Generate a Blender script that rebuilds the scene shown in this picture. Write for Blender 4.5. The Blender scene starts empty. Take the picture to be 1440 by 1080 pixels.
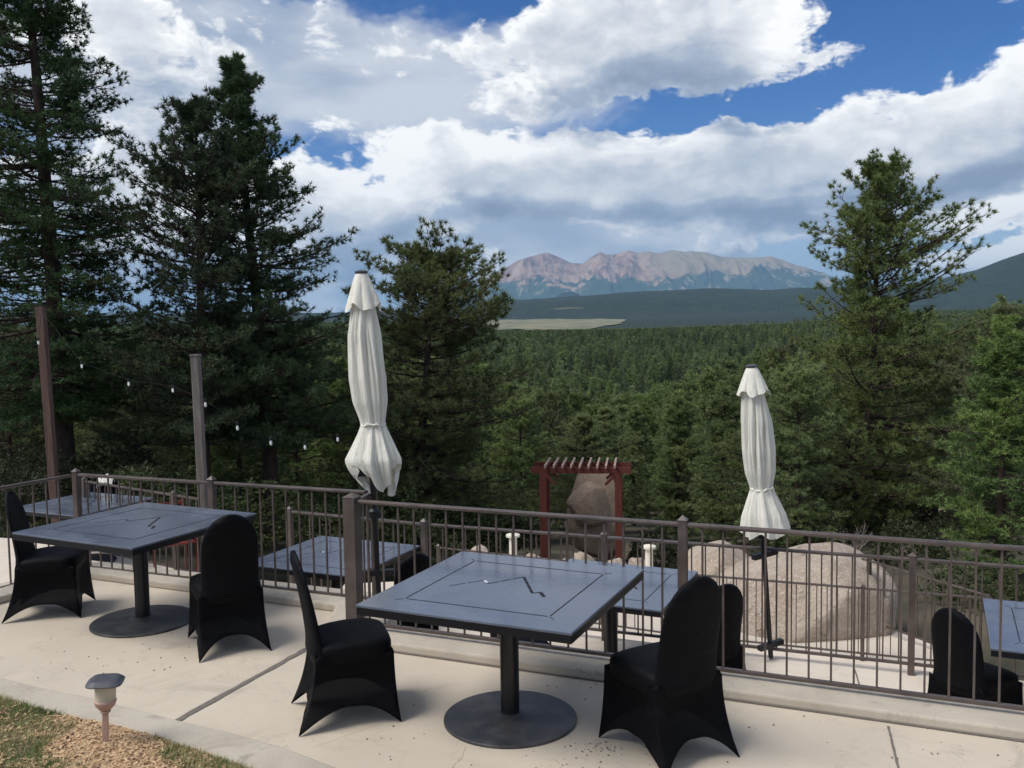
import bpy, math, random
import numpy as np
from mathutils import Vector, Matrix

C = bpy.context.scene.collection
PI = math.pi
R = math.radians
rng = np.random.default_rng(7)
random.seed(7)

# ------------------------------------------------------------------ camera
F, PITCH, ROLL, CH = 1313.72, 0.069308, -0.015543, 2.2095
cd = bpy.data.cameras.new('camera')
cam = bpy.data.objects.new('camera', cd); C.objects.link(cam)
cd.sensor_width = 36; cd.lens = 36 * F / 1440
cd.clip_start = 0.05; cd.clip_end = 120000
cam.matrix_world = (Matrix.Translation((0, 0, CH)) @ Matrix.Rotation(PI/2 - PITCH, 4, 'X') @ Matrix.Rotation(ROLL, 4, 'Z'))
bpy.context.scene.camera = cam

def ray(x, y):
    a = (x-720)/F; b = (y-540)/F; c, s = math.cos(ROLL), math.sin(ROLL)
    u = c*a + s*b; up = -(-s*a + c*b)
    return np.array([u, math.cos(PITCH)+up*math.sin(PITCH), -math.sin(PITCH)+up*math.cos(PITCH)])
def at(x, y, Y):                      # point seen at pixel (x, y) at distance Y
    r = ray(x, y); return np.array([0, 0, CH]) + r*Y/r[1]
def on(x, y, z=0.):                   # point seen at pixel (x, y) at height z
    r = ray(x, y); return np.array([0, 0, CH]) + r*(z-CH)/r[2]
def px(P):
    P = np.asarray(P, float); x, y, z = P[..., 0], P[..., 1], P[..., 2]-CH
    fw = y*math.cos(PITCH)-z*math.sin(PITCH); up = y*math.sin(PITCH)+z*math.cos(PITCH)
    u = x/fw; v = -up/fw; c, s = math.cos(ROLL), math.sin(ROLL)
    return 720+F*(c*u-s*v), 540+F*(s*u+c*v)
def azel(x, y):
    r = ray(x, y); r /= np.linalg.norm(r)
    return math.atan2(r[0], r[1]), math.asin(r[2])

# ------------------------------------------------------------------ sun, sky with clouds, exposure
SUN_EL, SUN_AZ = R(52), R(-112)       # azimuth clockwise from +Y
sl = bpy.data.lights.new('sun', 'SUN'); sl.energy = 1.6; sl.angle = R(34); sl.color = (1, .95, .88)
so = bpy.data.objects.new('sun', sl); C.objects.link(so)
sdir = Vector((math.sin(SUN_AZ)*math.cos(SUN_EL), math.cos(SUN_AZ)*math.cos(SUN_EL), math.sin(SUN_EL)))
so.rotation_euler = sdir.to_track_quat('Z', 'Y').to_euler()

W = bpy.data.worlds.new('World'); bpy.context.scene.world = W; W.use_nodes = True

class NT:
    """small helper for writing node trees"""
    def __init__(s, nt): s.nt = nt
    def n(s, typ, props=None, **ins):
        nd = s.nt.nodes.new(typ)
        for k, v in (props or {}).items(): setattr(nd, k, v)
        for k, v in ins.items():
            key = int(k[1:]) if k[0] == '_' and k[1:].isdigit() else k.replace('_', ' ')
            s.put(nd.inputs[key], v)
        return nd
    def put(s, inp, v):
        if hasattr(v, 'outputs'): v = v.outputs[0]
        if isinstance(v, bpy.types.NodeSocket): s.nt.links.new(v, inp)
        else: inp.default_value = v
    def m(s, op, a, b=0., c=None, clamp=False):
        nd = s.nt.nodes.new('ShaderNodeMath'); nd.operation = op; nd.use_clamp = clamp
        s.put(nd.inputs[0], a); s.put(nd.inputs[1], b)
        if c is not None: s.put(nd.inputs[2], c)
        return nd.outputs[0]
    def v(s, op, a, b=(0, 0, 0)):
        nd = s.nt.nodes.new('ShaderNodeVectorMath'); nd.operation = op
        s.put(nd.inputs[0], a); s.put(nd.inputs[1], b)
        return nd.outputs['Value' if op in ('LENGTH', 'DOT_PRODUCT') else 'Vector']
    def mix(s, f, a, b):
        nd = s.nt.nodes.new('ShaderNodeMix'); nd.data_type = 'RGBA'
        s.put(nd.inputs[0], f); s.put(nd.inputs[6], a); s.put(nd.inputs[7], b)
        return nd.outputs[2]
    def noise(s, vec, scale, detail=6, rough=.55, dist=0., dim='3D'):
        nd = s.n('ShaderNodeTexNoise', {'noise_dimensions': dim}, Scale=scale, Detail=detail, Roughness=rough, Distortion=dist)
        if vec is not None: s.put(nd.inputs['Vector'], vec)
        return nd.outputs[0]
    def ss(s, x, lo, hi, a=0., b=1.):
        nd = s.nt.nodes.new('ShaderNodeMapRange'); nd.interpolation_type = 'SMOOTHSTEP'
        for i, q in enumerate((x, lo, hi, a, b)): s.put(nd.inputs[i], q)
        return nd.outputs[0]

# cumulus (cx, cy, rx, ry, weight) in the picture, turned into directions of the sky
CUM = [(960, 62, 215, 98, 1.), (800, 85, 130, 62, .8), (1085, 62, 88, 62, .55), (880, 10, 150, 60, .6),
       (505, 250, 110, 78, .75), (610, 235, 95, 60, .6), (720, 232, 160, 88, 1.), (860, 250, 175, 76, 1.), (1000, 258, 165, 72, .9),
       (1130, 242, 175, 82, .95), (1290, 200, 165, 100, 1.), (1440, 175, 160, 125, 1.), (1600, 150, 200, 130, 1.),
       (440, 330, 150, 75, .8), (200, 270, 120, 120, .8), (470, 300, 120, 60, .5),
       (1400, 298, 150, 42, 1.), (1560, 290, 180, 60, 1.), (1370, 366, 120, 30, 1.), (1480, 362, 120, 34, 1.),
       (440, 415, 90, 42, .9), (230, 440, 180, 60, .9), (60, 330, 160, 120, .8),
       (740, 372, 26, 16, .45), (190, 50, 130, 80, .8),
       (1030, 150, 260, 34, -.85), (585, 190, 30, 40, -.5), (1120, 180, 50, 30, -.4), (1370, 262, 170, 20, -1.1), (1400, 336, 150, 15, -1.1), (640, 14, 110, 34, -.7), (700, 165, 160, 16, -.35), (1290, 60, 160, 70, -.8), (430, 200, 60, 36, -.55), (1370, 335, 110, 12, -.6)]
VEIL = [(420, 60, 430, 130, 1.), (560, 120, 330, 120, .8), (150, 120, 260, 160, .8), (560, 370, 330, 85, .95), (760, 340, 260, 60, .7),
        (960, 315, 270, 58, 1.1), (1130, 305, 220, 46, .8), (650, 5, 150, 44, -.8), (430, 205, 80, 44, -.35), (440, -8, 120, 34, -.7),
        (1300, 40, 200, 90, -.6), (1090, 356, 90, 26, -.4), (1290, 345, 120, 18, -.5)]
BRI = [(1400, 298, 130, 34, .75), (1370, 366, 110, 24, .75), (1500, 330, 80, 60, .5), (440, 415, 70, 34, .6), (520, 235, 110, 50, .32), (740, 372, 30, 14, .3), (690, 185, 60, 26, .25), (1110, 60, 60, 50, .25), (1410, 110, 70, 40, .3), (230, 300, 90, 60, .3), (840, 210, 150, 20, .2), (860, 320, 60, 60, .3), (700, 200, 70, 40, .3), (960, 210, 50, 30, .25), (1180, 190, 60, 36, .22), (1330, 150, 60, 40, .25), (560, 200, 50, 40, .3)]
DARK = [(900, 288, 240, 34, -.16), (880, 90, 170, 40, -.15), (1200, 262, 160, 22, -.16)]
def blobs(t, P, lst):
    acc = None
    for cx, cy, rx, ry, w in lst:
        a, e = azel(cx, cy)
        q = t.v('SUBTRACT', P, (a, e, 0))
        q = t.v('MULTIPLY', q, (F/rx, F/ry, 0))
        l = t.ss(t.v('LENGTH', q), 0., 1.45, w, 0.)
        acc = l if acc is None else t.m('ADD', acc, l)
    return acc
g = bpy.data.node_groups.new('cloud_density', 'ShaderNodeTree')
g.interface.new_socket('Direction', in_out='INPUT', socket_type='NodeSocketVector')
g.interface.new_socket('Cumulus', in_out='OUTPUT', socket_type='NodeSocketFloat')
g.interface.new_socket('Veil', in_out='OUTPUT', socket_type='NodeSocketFloat')
g.interface.new_socket('Billow', in_out='OUTPUT', socket_type='NodeSocketFloat')
g.interface.new_socket('Shape', in_out='OUTPUT', socket_type='NodeSocketFloat')
g.interface.new_socket('Bright', in_out='OUTPUT', socket_type='NodeSocketFloat')
t = NT(g); gi = t.n('NodeGroupInput'); go = t.n('NodeGroupOutput')
D = gi.outputs[0]
sx = t.n('ShaderNodeSeparateXYZ', _0=D)
az = t.m('ARCTAN2', sx.outputs[0], sx.outputs[1]); el = t.m('ARCSINE', sx.outputs[2])
P = t.n('ShaderNodeCombineXYZ', _0=az, _1=el, _2=0.).outputs[0]
Ds = t.v('MULTIPLY', P, (1., 1.7, 1.))
wn = t.n('ShaderNodeTexNoise', {'noise_dimensions': '2D'}, Vector=Ds, Scale=9., Detail=4., Roughness=.6)
P2 = t.v('ADD', P, t.v('MULTIPLY', t.v('SUBTRACT', wn.outputs['Color'], (.5, .5, .5)), (.085, .06, 0)))
# away from the view a scattered field of the same clouds
rest = t.m('MULTIPLY', t.ss(t.m('ABSOLUTE', az), .6, .9), t.ss(t.noise(t.v('MULTIPLY', D, (1, 1, 1.6)), 3.0, 3), .42, .62, 0., 1.))
topc = t.m('MULTIPLY', t.ss(el, .5, .75), t.ss(t.noise(D, 2.4, 3), .45, .62, 0., 1.))
f1 = t.noise(Ds, 11., 8, .62, .3, '2D')
f2 = t.noise(Ds, 42., 5, .6, .2, '2D')
fb = t.m('ADD', t.m('MULTIPLY', t.m('SUBTRACT', f1, .5), 2.6), t.m('MULTIPLY', t.m('SUBTRACT', f2, .5), .38))
vo = t.n('ShaderNodeTexVoronoi', {'feature': 'SMOOTH_F1', 'normalize': True, 'voronoi_dimensions': '2D'}, Vector=t.v('ADD', Ds, t.v('MULTIPLY', wn.outputs['Color'], (.05, .05, .0))), Scale=10., Detail=3., Roughness=.5, Lacunarity=2.6, Smoothness=.5)
bil = t.m('SUBTRACT', .42, vo.outputs['Distance'])
fb = t.m('ADD', fb, t.m('MULTIPLY', bil, 1.9))
shp = t.m('ADD', blobs(t, P2, CUM), t.m('MAXIMUM', rest, topc))
cu = t.m('ADD', shp, fb)
st = t.noise(t.v('MULTIPLY', t.v('ADD', P, t.v('MULTIPLY', wn.outputs['Color'], (.05, .05, 0))), (5., 14., 1)), 1.6, 6, .55, .4, '2D')
bri = blobs(t, P2, BRI+DARK)
ve = t.m('ADD', blobs(t, P2, VEIL), t.m('MULTIPLY', t.m('SUBTRACT', st, .5), 1.1))
g.links.new(cu, go.inputs[0]); g.links.new(ve, go.inputs[1]); g.links.new(shp, go.inputs[3]); g.links.new(bri, go.inputs[4]); g.links.new(t.m('ADD', t.m('MULTIPLY', bil, 1.), t.m('MULTIPLY', f1, .55)), go.inputs[2])

t = NT(W.node_tree); W.node_tree.nodes.clear()
tc = t.n('ShaderNodeTexCoord'); dirv = t.v('NORMALIZE', tc.outputs['Generated'])
def dens(v):
    n_ = t.n('ShaderNodeGroup', {'node_tree': g}, Direction=v); return n_.outputs
c0, v0, b0, s0, br0 = dens(dirv)
_c, _v, b1, _s, _x = dens(t.v('NORMALIZE', t.v('ADD', dirv, (-.009, 0, .016))))
_c, _w, _b, c2, _x = dens(t.v('NORMALIZE', t.v('ADD', dirv, (-.02, 0, .055))))
sky = t.n('ShaderNodeTexSky', {'sky_type': 'NISHITA', 'sun_disc': False, 'sun_elevation': SUN_EL, 'sun_rotation': SUN_AZ,
                               'altitude': 2700., 'air_density': 1.0, 'dust_density': .6, 'ozone_density': 1.6})
a_c = t.ss(c0, .40, .80)
a_v = t.m('MULTIPLY', t.ss(v0, .15, 1.05), .93)
def lim(x, lo, hi_): return t.m('MINIMUM', t.m('MAXIMUM', x, lo), hi_)
rim = t.ss(c0, .5, 1.25, 1., .32)
fine = t.m('MULTIPLY', lim(t.m('MULTIPLY', t.m('SUBTRACT', b0, b1), 2.2), -.30, .50), rim)
broad = lim(t.m('MULTIPLY', t.m('SUBTRACT', s0, c2), .62), -.36, .26)
edge = t.ss(c0, .35, 1.5, .34, -.17)
big = t.noise(t.v('MULTIPLY', dirv, (1, 1, 1.8)), 5., 5, .5)
lit = t.m('ADD', t.m('ADD', t.m('ADD', br0, .54), edge), t.m('ADD', fine, broad))
lit = t.m('ADD', lit, t.m('MULTIPLY', t.m('SUBTRACT', big, .5), .95), clamp=True)
K = 5.15
def kc(r_, g_, b_): return (r_*K, g_*K, b_*K, 1)
ramp = t.n('ShaderNodeValToRGB', Fac=lit)
e = ramp.color_ramp.elements
e[0].position = 0.; e[0].color = (.235, .29, .39, 1)
e[1].position = 1.; e[1].color = (.95, .95, .94, 1)
q = e.new(.35); q.color = (.36, .42, .52, 1)
q = e.new(.62); q.color = (.60, .63, .68, 1)
cumc = t.v('SCALE', ramp.outputs[0]); W.node_tree.nodes[-1].inputs['Scale'].default_value = K
vl = t.noise(t.v('MULTIPLY', dirv, (3, 3, 9)), 2.2, 6, .5)
elev = t.n('ShaderNodeSeparateXYZ', _0=dirv).outputs[2]
vcol = t.mix(t.ss(vl, .35, .65), kc(.34, .405, .52), kc(.60, .635, .69))
skyc = t.mix(1.0, sky, sky)
hs = t.n('ShaderNodeHueSaturation', Hue=.512, Saturation=1.36, Value=.47, Color=sky)
low = t.m('MULTIPLY', t.ss(elev, .005, .17, 1., 0.), .88)
c = t.mix(low, hs, kc(.40, .485, .60))
c = t.mix(a_v, c, vcol)
c = t.mix(a_c, c, cumc)
bg = t.n('ShaderNodeBackground', Color=c, Strength=.1)
wo = t.n('ShaderNodeOutputWorld', Surface=bg)
W.cycles.sampling_method = 'MANUAL'; W.cycles.sample_map_resolution = 512

vs = bpy.context.scene.view_settings
vs.view_transform = 'Standard'; vs.look = 'None'; vs.exposure = 1.2; vs.gamma = 1.
bpy.context.scene.cycles.max_bounces = 8
bpy.context.scene.cycles.transparent_max_bounces = 12

# ------------------------------------------------------------------ materials
def mat(name, fn):
    m_ = bpy.data.materials.new(name); m_.use_nodes = True
    m_.node_tree.nodes.clear(); t_ = NT(m_.node_tree); out = t_.n('ShaderNodeOutputMaterial')
    s_ = fn(t_); m_.node_tree.links.new(s_.outputs[0] if hasattr(s_, 'outputs') else s_, out.inputs[0]); return m_
def pr(t, col, rough=.6, bump=None, bs=.3, bd=.01, **kw):
    ins = {'Base Color': col, 'Roughness': rough}; ins.update(kw)
    nd = t.nt.nodes.new('ShaderNodeBsdfPrincipled')
    for k, v in ins.items(): t.put(nd.inputs[k], v)
    if bump is not None:
        b = t.n('ShaderNodeBump', Strength=bs, Distance=bd, Height=bump); t.put(nd.inputs['Normal'], b)
    return nd
def oc(t): return t.n('ShaderNodeTexCoord').outputs['Object']
def gp(t): return t.n('ShaderNodeNewGeometry').outputs['Position']
def orand(t): return t.n('ShaderNodeObjectInfo').outputs['Random']
def c4(a, b, c): return (a, b, c, 1)

def concrete(ca, cb, cdirt, sc=1.):
    def f(t):
        p = gp(t)
        big = t.ss(t.noise(p, .9*sc, 6, .6, .4), .35, .68)
        mid = t.noise(p, 7*sc, 6, .65)
        fi = t.noise(p, 150, 4, .7)
        col = t.mix(big, ca, cb)
        st_ = t.ss(t.noise(t.v('ADD', p, (3, 7, 0)), 2.1*sc, 8, .7, .8), .55, .72, 0., .75)
        col = t.mix(st_, col, cdirt)
        col = t.mix(t.ss(mid, .3, .75, .0, .35), col, cb)
        sp = t.n('ShaderNodeTexVoronoi', Vector=p, Scale=38.)
        spots = t.ss(sp.outputs['Distance'], .03, .09, .45, 0.)
        spots = t.m('MULTIPLY', spots, t.ss(t.noise(p, 3.1, 3), .52, .6))
        col = t.mix(spots, col, c4(.12, .10, .08))
        col = t.mix(t.ss(fi, .35, .7, 0., .25), col, cdirt)
        ve_ = t.n('ShaderNodeTexVoronoi', {'feature': 'DISTANCE_TO_EDGE'}, Vector=t.v('ADD', p, t.v('SCALE', t.noise(p, 1.6, 5))), Scale=.55)
        crk = t.m('MULTIPLY', t.ss(ve_.outputs[0], .0, .003, .4, 0.), t.ss(t.noise(p, .8, 2), .56, .60))
        col = t.mix(crk, col, c4(.12, .10, .085))
        ring = t.ss(t.m('ABSOLUTE', t.m('SUBTRACT', t.noise(t.v('ADD', p, (1, 4, 2)), 1.3, 5, .6, .6), .5)), .0, .012, .28, 0.)
        col = t.mix(ring, col, cdirt)
        return pr(t, col, t.ss(mid, .2, .8, .75, .95), t.m('ADD', t.m('MULTIPLY', fi, .5), mid), .35, .004)
    return f
M = {}
M['concrete'] = mat('concrete', concrete(c4(.570, .500, .400), c4(.495, .435, .350), c4(.375, .325, .262)))
M['kerb'] = mat('kerb_concrete', concrete(c4(.50, .45, .37), c4(.40, .355, .29), c4(.24, .21, .17), 2.))
M['sunlit_concrete'] = mat('sunlit_concrete', concrete(c4(.66, .59, .50), c4(.58, .51, .43), c4(.45, .385, .32)))  # lighter copy of the terrace concrete, with sunlight put into its colour
M['joint'] = mat('joint_dirt', lambda t: pr(t, t.mix(t.noise(gp(t), 30, 5), c4(.07, .06, .05), c4(.24, .21, .18)), .95, t.noise(gp(t), 60), .6, .01))
def f_top(t):
    p = oc(t); n1 = t.noise(p, 2.2, 6, .6, .5); n2 = t.noise(p, 24, 6, .7); n3 = t.noise(t.v('MULTIPLY', p, (1, 14, 1)), 9, 4)
    col = t.mix(t.ss(n1, .3, .7), c4(.078, .096, .134), c4(.125, .148, .195))  # blue of the reflected sky painted into the base colour
    col = t.mix(t.ss(n2, .62, .72, 0., .5), col, c4(.11, .115, .13))
    col = t.mix(t.ss(t.noise(t.v('ADD', p, (5, 1, 0)), 12, 7, .75), .66, .70, 0., .8), col, c4(.012, .013, .016))
    r = t.m('ADD', t.ss(n1, .3, .7, .17, .30), t.m('MULTIPLY', t.m('SUBTRACT', n3, .5), .12))
    return pr(t, col, r, t.m('ADD', n2, t.m('MULTIPLY', n3, .6)), .025, .002, **{'Specular IOR Level': .95})
M['tabletop'] = mat('tabletop_paint', f_top)
def f_blk(t):
    p = oc(t); n2 = t.noise(p, 30, 5, .7)
    return pr(t, t.mix(n2, c4(.0025, .003, .005), c4(.006, .0065, .0095)), .38, n2, .1, .002)
M['black_metal'] = mat('black_metal', f_blk)
def f_disc(t):
    p = oc(t); n1 = t.noise(p, 5, 7, .65, .4); n2 = t.noise(p, 60, 5, .7)
    col = t.mix(t.ss(n1, .35, .7), c4(.026, .028, .033), c4(.075, .072, .070))
    col = t.mix(t.ss(n2, .58, .72, 0., .6), col, c4(.14, .13, .12))
    return pr(t, col, .5, n2, .3, .003)
M['disc'] = mat('dusty_cast_iron', f_disc)
M['groove'] = mat('groove', lambda t: pr(t, c4(.006, .007, .009), .8))
M['slot_light'] = mat('bright_through_slot', lambda t: pr(t, c4(.55, .57, .6), .4))  # pale colour painted for the brightness seen through a slot in the top
def f_fab(t):
    p = oc(t); n1 = t.noise(p, 500, 2); n2 = t.m('ADD', t.noise(t.v('MULTIPLY', p, (1, 1, .35)), 7, 5, .6, .8), t.m('MULTIPLY', t.noise(t.v('MULTIPLY', p, (.5, .5, 2.2)), 9, 3, .5, 1.5), .8))
    b = pr(t, t.mix(t.noise(p, 4, 4), c4(.0010, .0012, .0022), c4(.0022, .0025, .0045)), .62, t.m('ADD', t.m('MULTIPLY', n1, .10), n2), .55, .016)
    b.inputs['Sheen Weight'].default_value = .0; b.inputs['Sheen Roughness'].default_value = .5
    b.inputs['Specular IOR Level'].default_value = .13
    return b
M['spandex'] = mat('black_spandex', f_fab)
def f_thin(t):
    b = f_fab(t)
    return t.n('ShaderNodeMixShader', _0=.17, _1=b.outputs[0], _2=t.n('ShaderNodeBsdfTransparent', Color=c4(.7, .7, .75)).outputs[0])
M['spandex_thin'] = mat('stretched_black_spandex', f_thin)
def f_rail(t):
    p = gp(t); n1 = t.noise(p, 5, 6, .7); n2 = t.noise(p, 70, 4, .7)
    col = t.mix(t.ss(n1, .3, .7), c4(.055, .042, .037), c4(.098, .076, .067))
    col = t.mix(t.ss(n2, .6, .75, 0., .7), col, c4(.15, .08, .055))
    return pr(t, col, t.ss(n1, .3, .7, .30, .5), n2, .15, .002)
M['rail'] = mat('brown_painted_steel', f_rail)
def f_canv(t):
    p = oc(t); n1 = t.noise(t.v('MULTIPLY', p, (1, 1, .4)), 9, 5, .6); n2 = t.noise(p, 300, 3)
    col = t.mix(n1, c4(.86, .845, .76), c4(.80, .785, .69))
    col = t.mix(t.ss(t.noise(t.v('MULTIPLY', p, (2, 2, .5)), 5, 6, .7), .58, .75, 0., .4), col, c4(.45, .43, .36))
    cz = t.noise(t.v('MULTIPLY', p, (1, 1, .10)), 26, 5, .6, .5); cz2 = t.noise(t.v('MULTIPLY', p, (1, 1, .35)), 14, 4, .7, 1.)
    col = t.mix(t.ss(cz, .36, .46, .22, 0.), col, c4(.45, .43, .36))
    b = pr(t, col, .85, t.m('ADD', t.m('ADD', t.m('MULTIPLY', n2, .1), cz), t.m('MULTIPLY', cz2, .7)), .55, .016)
    tr = t.n('ShaderNodeBsdfTranslucent', Color=c4(.6, .6, .5))
    return t.n('ShaderNodeMixShader', _0=.18, _1=b.outputs[0], _2=tr.outputs[0])
M['canvas'] = mat('cream_canvas', f_canv)
def f_wood(ca, cb):
    def f(t):
        p = t.v('MULTIPLY', oc(t), (9, 9, .8)); n1 = t.noise(p, 3, 7, .65, .6)
        return pr(t, t.mix(t.ss(n1, .3, .72), ca, cb), .85, n1, .6, .01)
    return f
M['wood_brown'] = mat('brown_weathered_wood', f_wood(c4(.055, .032, .026), c4(.12, .07, .055)))
M['wood_grey'] = mat('grey_weathered_wood', f_wood(c4(.10, .085, .075), c4(.22, .19, .17)))
M['wood_pale'] = mat('pale_red_wood', f_wood(c4(.34, .22, .17), c4(.50, .36, .30)))  # paler tone of the red wood, used for the rafters
M['wood_red'] = mat('red_stained_wood', f_wood(c4(.10, .022, .014), c4(.17, .045, .028)))
def f_bark(t):
    p = t.v('MULTIPLY', oc(t), (1, 1, .25)); v = t.n('ShaderNodeTexVoronoi', Vector=t.v('ADD', p, t.v('SCALE', t.noise(p, 6, 4))), Scale=11.)
    n1 = t.noise(p, 12, 6, .7)
    col = t.mix(t.ss(n1, .3, .7), c4(.028, .020, .016), c4(.085, .055, .040))
    return pr(t, t.mix(t.ss(v.outputs[0], .0, .5, .5, 0.), col, c4(.02, .015, .012)), .95, n1, .9, .04)
M['bark'] = mat('pine_bark', f_bark)
M['twig'] = mat('dead_grey_wood', lambda t: pr(t, t.mix(t.noise(oc(t), 5), c4(.12, .10, .085), c4(.24, .21, .185)), .9))
def needles(ca, cb, cc, tr=.25, sc=.8):
    def f(t):
        p = oc(t); o = orand(t)
        n1 = t.ss(t.noise(p, sc, 4, .6), .32, .68); n2 = t.noise(p, 9, 3, .6)
        col = t.mix(n1, ca, cb); col = t.mix(t.ss(n2, .52, .72, 0., .8), col, cc)
        hs_ = t.n('ShaderNodeHueSaturation', Hue=t.m('ADD', .478, t.m('MULTIPLY', o, .022)), Saturation=t.m('ADD', .85, t.m('MULTIPLY', o, .3)),
                  Value=t.m('ADD', .66, t.m('MULTIPLY', t.m('FRACT', t.m('MULTIPLY', o, 7.31)), .75)), Color=col)
        b = pr(t, hs_, .6); b.inputs['Specular IOR Level'].default_value = .3
        tl = t.n('ShaderNodeBsdfTranslucent', Color=hs_)
        return t.n('ShaderNodeMixShader', _0=tr, _1=b.outputs[0], _2=tl.outputs[0])
    return f
M['needle_dark'] = mat('dark_fir_needles', needles(c4(0.046, 0.091, 0.042), c4(0.077, 0.130, 0.053), c4(0.124, 0.176, 0.064), .25))
M['needle'] = mat('pine_needles', needles(c4(0.084, 0.127, 0.047), c4(0.140, 0.182, 0.059), c4(0.216, 0.245, 0.081), .35))
M['needle_mid'] = mat('forest_needles', needles(c4(0.101, 0.156, 0.066), c4(0.172, 0.227, 0.085), c4(0.254, 0.293, 0.113), .35, .35))
M['leaf'] = mat('shrub_leaves', needles(c4(.035, .052, .022), c4(.06, .078, .032), c4(.09, .10, .045), .3, 2.))
def f_gran(ca, cb, cc):
    def f(t):
        p = gp(t); n1 = t.noise(p, 1.3, 7, .65, .3); v = t.n('ShaderNodeTexVoronoi', Vector=p, Scale=26.); n3 = t.noise(p, 22, 6, .75)
        col = t.mix(t.ss(n1, .35, .68), ca, cb)
        col = t.mix(t.ss(n3, .50, .62, 0., .75), col, cc)
        col = t.mix(t.ss(v.outputs[0], .1, .3, .4, 0.), col, c4(.10, .08, .065))
        ve_ = t.n('ShaderNodeTexVoronoi', {'feature': 'DISTANCE_TO_EDGE'}, Vector=t.v('ADD', p, t.v('SCALE', t.noise(p, 2., 4))), Scale=.9)
        crk = t.m('MULTIPLY', t.ss(ve_.outputs[0], .0, .018, .5, 0.), t.ss(t.noise(p, 1.1, 2), .5, .6))
        col = t.mix(crk, col, c4(.12, .09, .07))
        col = t.mix(t.ss(t.noise(t.v('ADD', p, (9, 0, 4)), 4., 6, .7), .60, .66, 0., .55), col, c4(.20, .20, .15))
        return pr(t, col, .92, t.m('SUBTRACT', t.m('ADD', t.m('MULTIPLY', n1, 1.5), n3), crk), .9, .06)
    return f
M['granite'] = mat('pink_granite', f_gran(c4(.54, .45, .36), c4(.37, .29, .225), c4(.68, .61, .53)))
M['granite_dark'] = mat('brown_granite', f_gran(c4(.58, .42, .30), c4(.42, .30, .205), c4(.66, .53, .40)))
def f_ground(t):
    p = gp(t)
    r_ = t.v('LENGTH', p)
    far = t.ss(r_, 60, 300)
    n1 = t.noise(p, .5, 8, .65); n2 = t.noise(p, .012, 8, .62); n3 = t.noise(p, .08, 5, .7)
    near = t.mix(t.ss(n1, .35, .65), c4(.035, .034, .02), c4(.10, .082, .055))
    wood = t.mix(t.ss(n2, .38, .62), c4(.009, .023, .020), c4(.018, .038, .027))
    wood = t.mix(t.ss(n3, .55, .75, 0., .6), wood, c4(.036, .062, .040))
    clear = t.m('MULTIPLY', t.ss(t.noise(t.v('MULTIPLY', p, (1, 2.2, 1)), .0016, 5, .6), .64, .68, 0., .8), t.ss(r_, 2500, 4200))
    wood = t.mix(clear, wood, c4(.14, .15, .085))
    v = t.n('ShaderNodeTexVoronoi', Vector=p, Scale=.085)
    return pr(t, t.mix(far, near, wood), 1., t.m('MULTIPLY', t.m('SUBTRACT', 1., v.outputs[0]), far), 1., 9.)
M['ground'] = mat('forest_ground', f_ground)
M['meadow'] = mat('dry_meadow', lambda t: pr(t, t.mix(t.ss(t.noise(gp(t), .012, 6), .35, .65), c4(.12, .135, .08), c4(.22, .205, .13)), 1.))
def f_mtn(t):
    p = gp(t); z = t.n('ShaderNodeSeparateXYZ', _0=p).outputs[2]
    n1 = t.noise(p, .0011, 8, .6); n2 = t.noise(t.v('MULTIPLY', p, (1, .35, .5)), .006, 8, .7)
    n3 = t.noise(p, .00035, 4, .5)
    rock = t.mix(t.ss(n1, .36, .64), c4(.24, .135, .10), c4(.40, .265, .185))
    rock = t.mix(t.ss(n2, .53, .60, 0., .8), rock, c4(.40, .32, .25))
    rock = t.mix(t.ss(n2, .38, .46, .85, 0.), rock, c4(.085, .065, .07))
    sx_ = t.n('ShaderNodeSeparateXYZ', _0=p).outputs[0]
    rock = t.mix(t.m('MULTIPLY', t.ss(sx_, 3000, 4600), t.ss(n3, .3, .6, .5, 1.)), rock, c4(.27, .235, .15))
    tl = t.m('ADD', t.m('ADD', z, t.m('MULTIPLY', t.m('SUBTRACT', n1, .5), 1500.)), t.m('MULTIPLY', t.m('SUBTRACT', n2, .5), 420.))
    tl = t.m('ADD', tl, t.ss(sx_, 4200, 6200, 0., -260.))
    wood = t.mix(n1, c4(.028, .055, .042), c4(.05, .085, .055))
    streak = t.ss(t.noise(t.v('MULTIPLY', p, (1, .25, .2)), .0032, 7, .65, .6), .56, .61, 0., .8)
    wood = t.mix(streak, wood, c4(.30, .26, .21))
    return pr(t, t.mix(t.ss(tl, 820, 960), wood, rock), 1., t.m('ADD', n1, n2), .6, 60.)
M['mountain'] = mat('mountain_rock', f_mtn)
M['soil'] = mat('soil', lambda t: pr(t, t.mix(t.noise(gp(t), 25, 6, .7), c4(.13, .09, .055), c4(.30, .225, .14)), 1., t.noise(gp(t), 60, 6), .9, .02))
M['chip'] = mat('wood_chips', lambda t: pr(t, t.mix(t.ss(t.noise(gp(t), 45, 3), .3, .7), c4(.30, .17, .085), c4(.62, .45, .27)), .9))
M['grass'] = mat('lawn_grass', lambda t: pr(t, t.mix(t.ss(t.noise(gp(t), 2.6, 6, .7), .40, .62), c4(.10, .16, .04), c4(.40, .36, .17)), .8))
M['sage'] = mat('blue_grey_leaves', lambda t: pr(t, t.mix(t.noise(gp(t), 40), c4(.28, .34, .28), c4(.42, .45, .36)), .8))
M['copper'] = mat('faded_copper_plastic', lambda t: pr(t, t.mix(t.noise(oc(t), 30, 5), c4(.42, .25, .19), c4(.56, .38, .30)), .55))
M['cap_grey'] = mat('sun_bleached_cap', lambda t: pr(t, t.mix(t.noise(oc(t), 40, 5), c4(.035, .037, .045), c4(.09, .092, .105)), .5))
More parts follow.
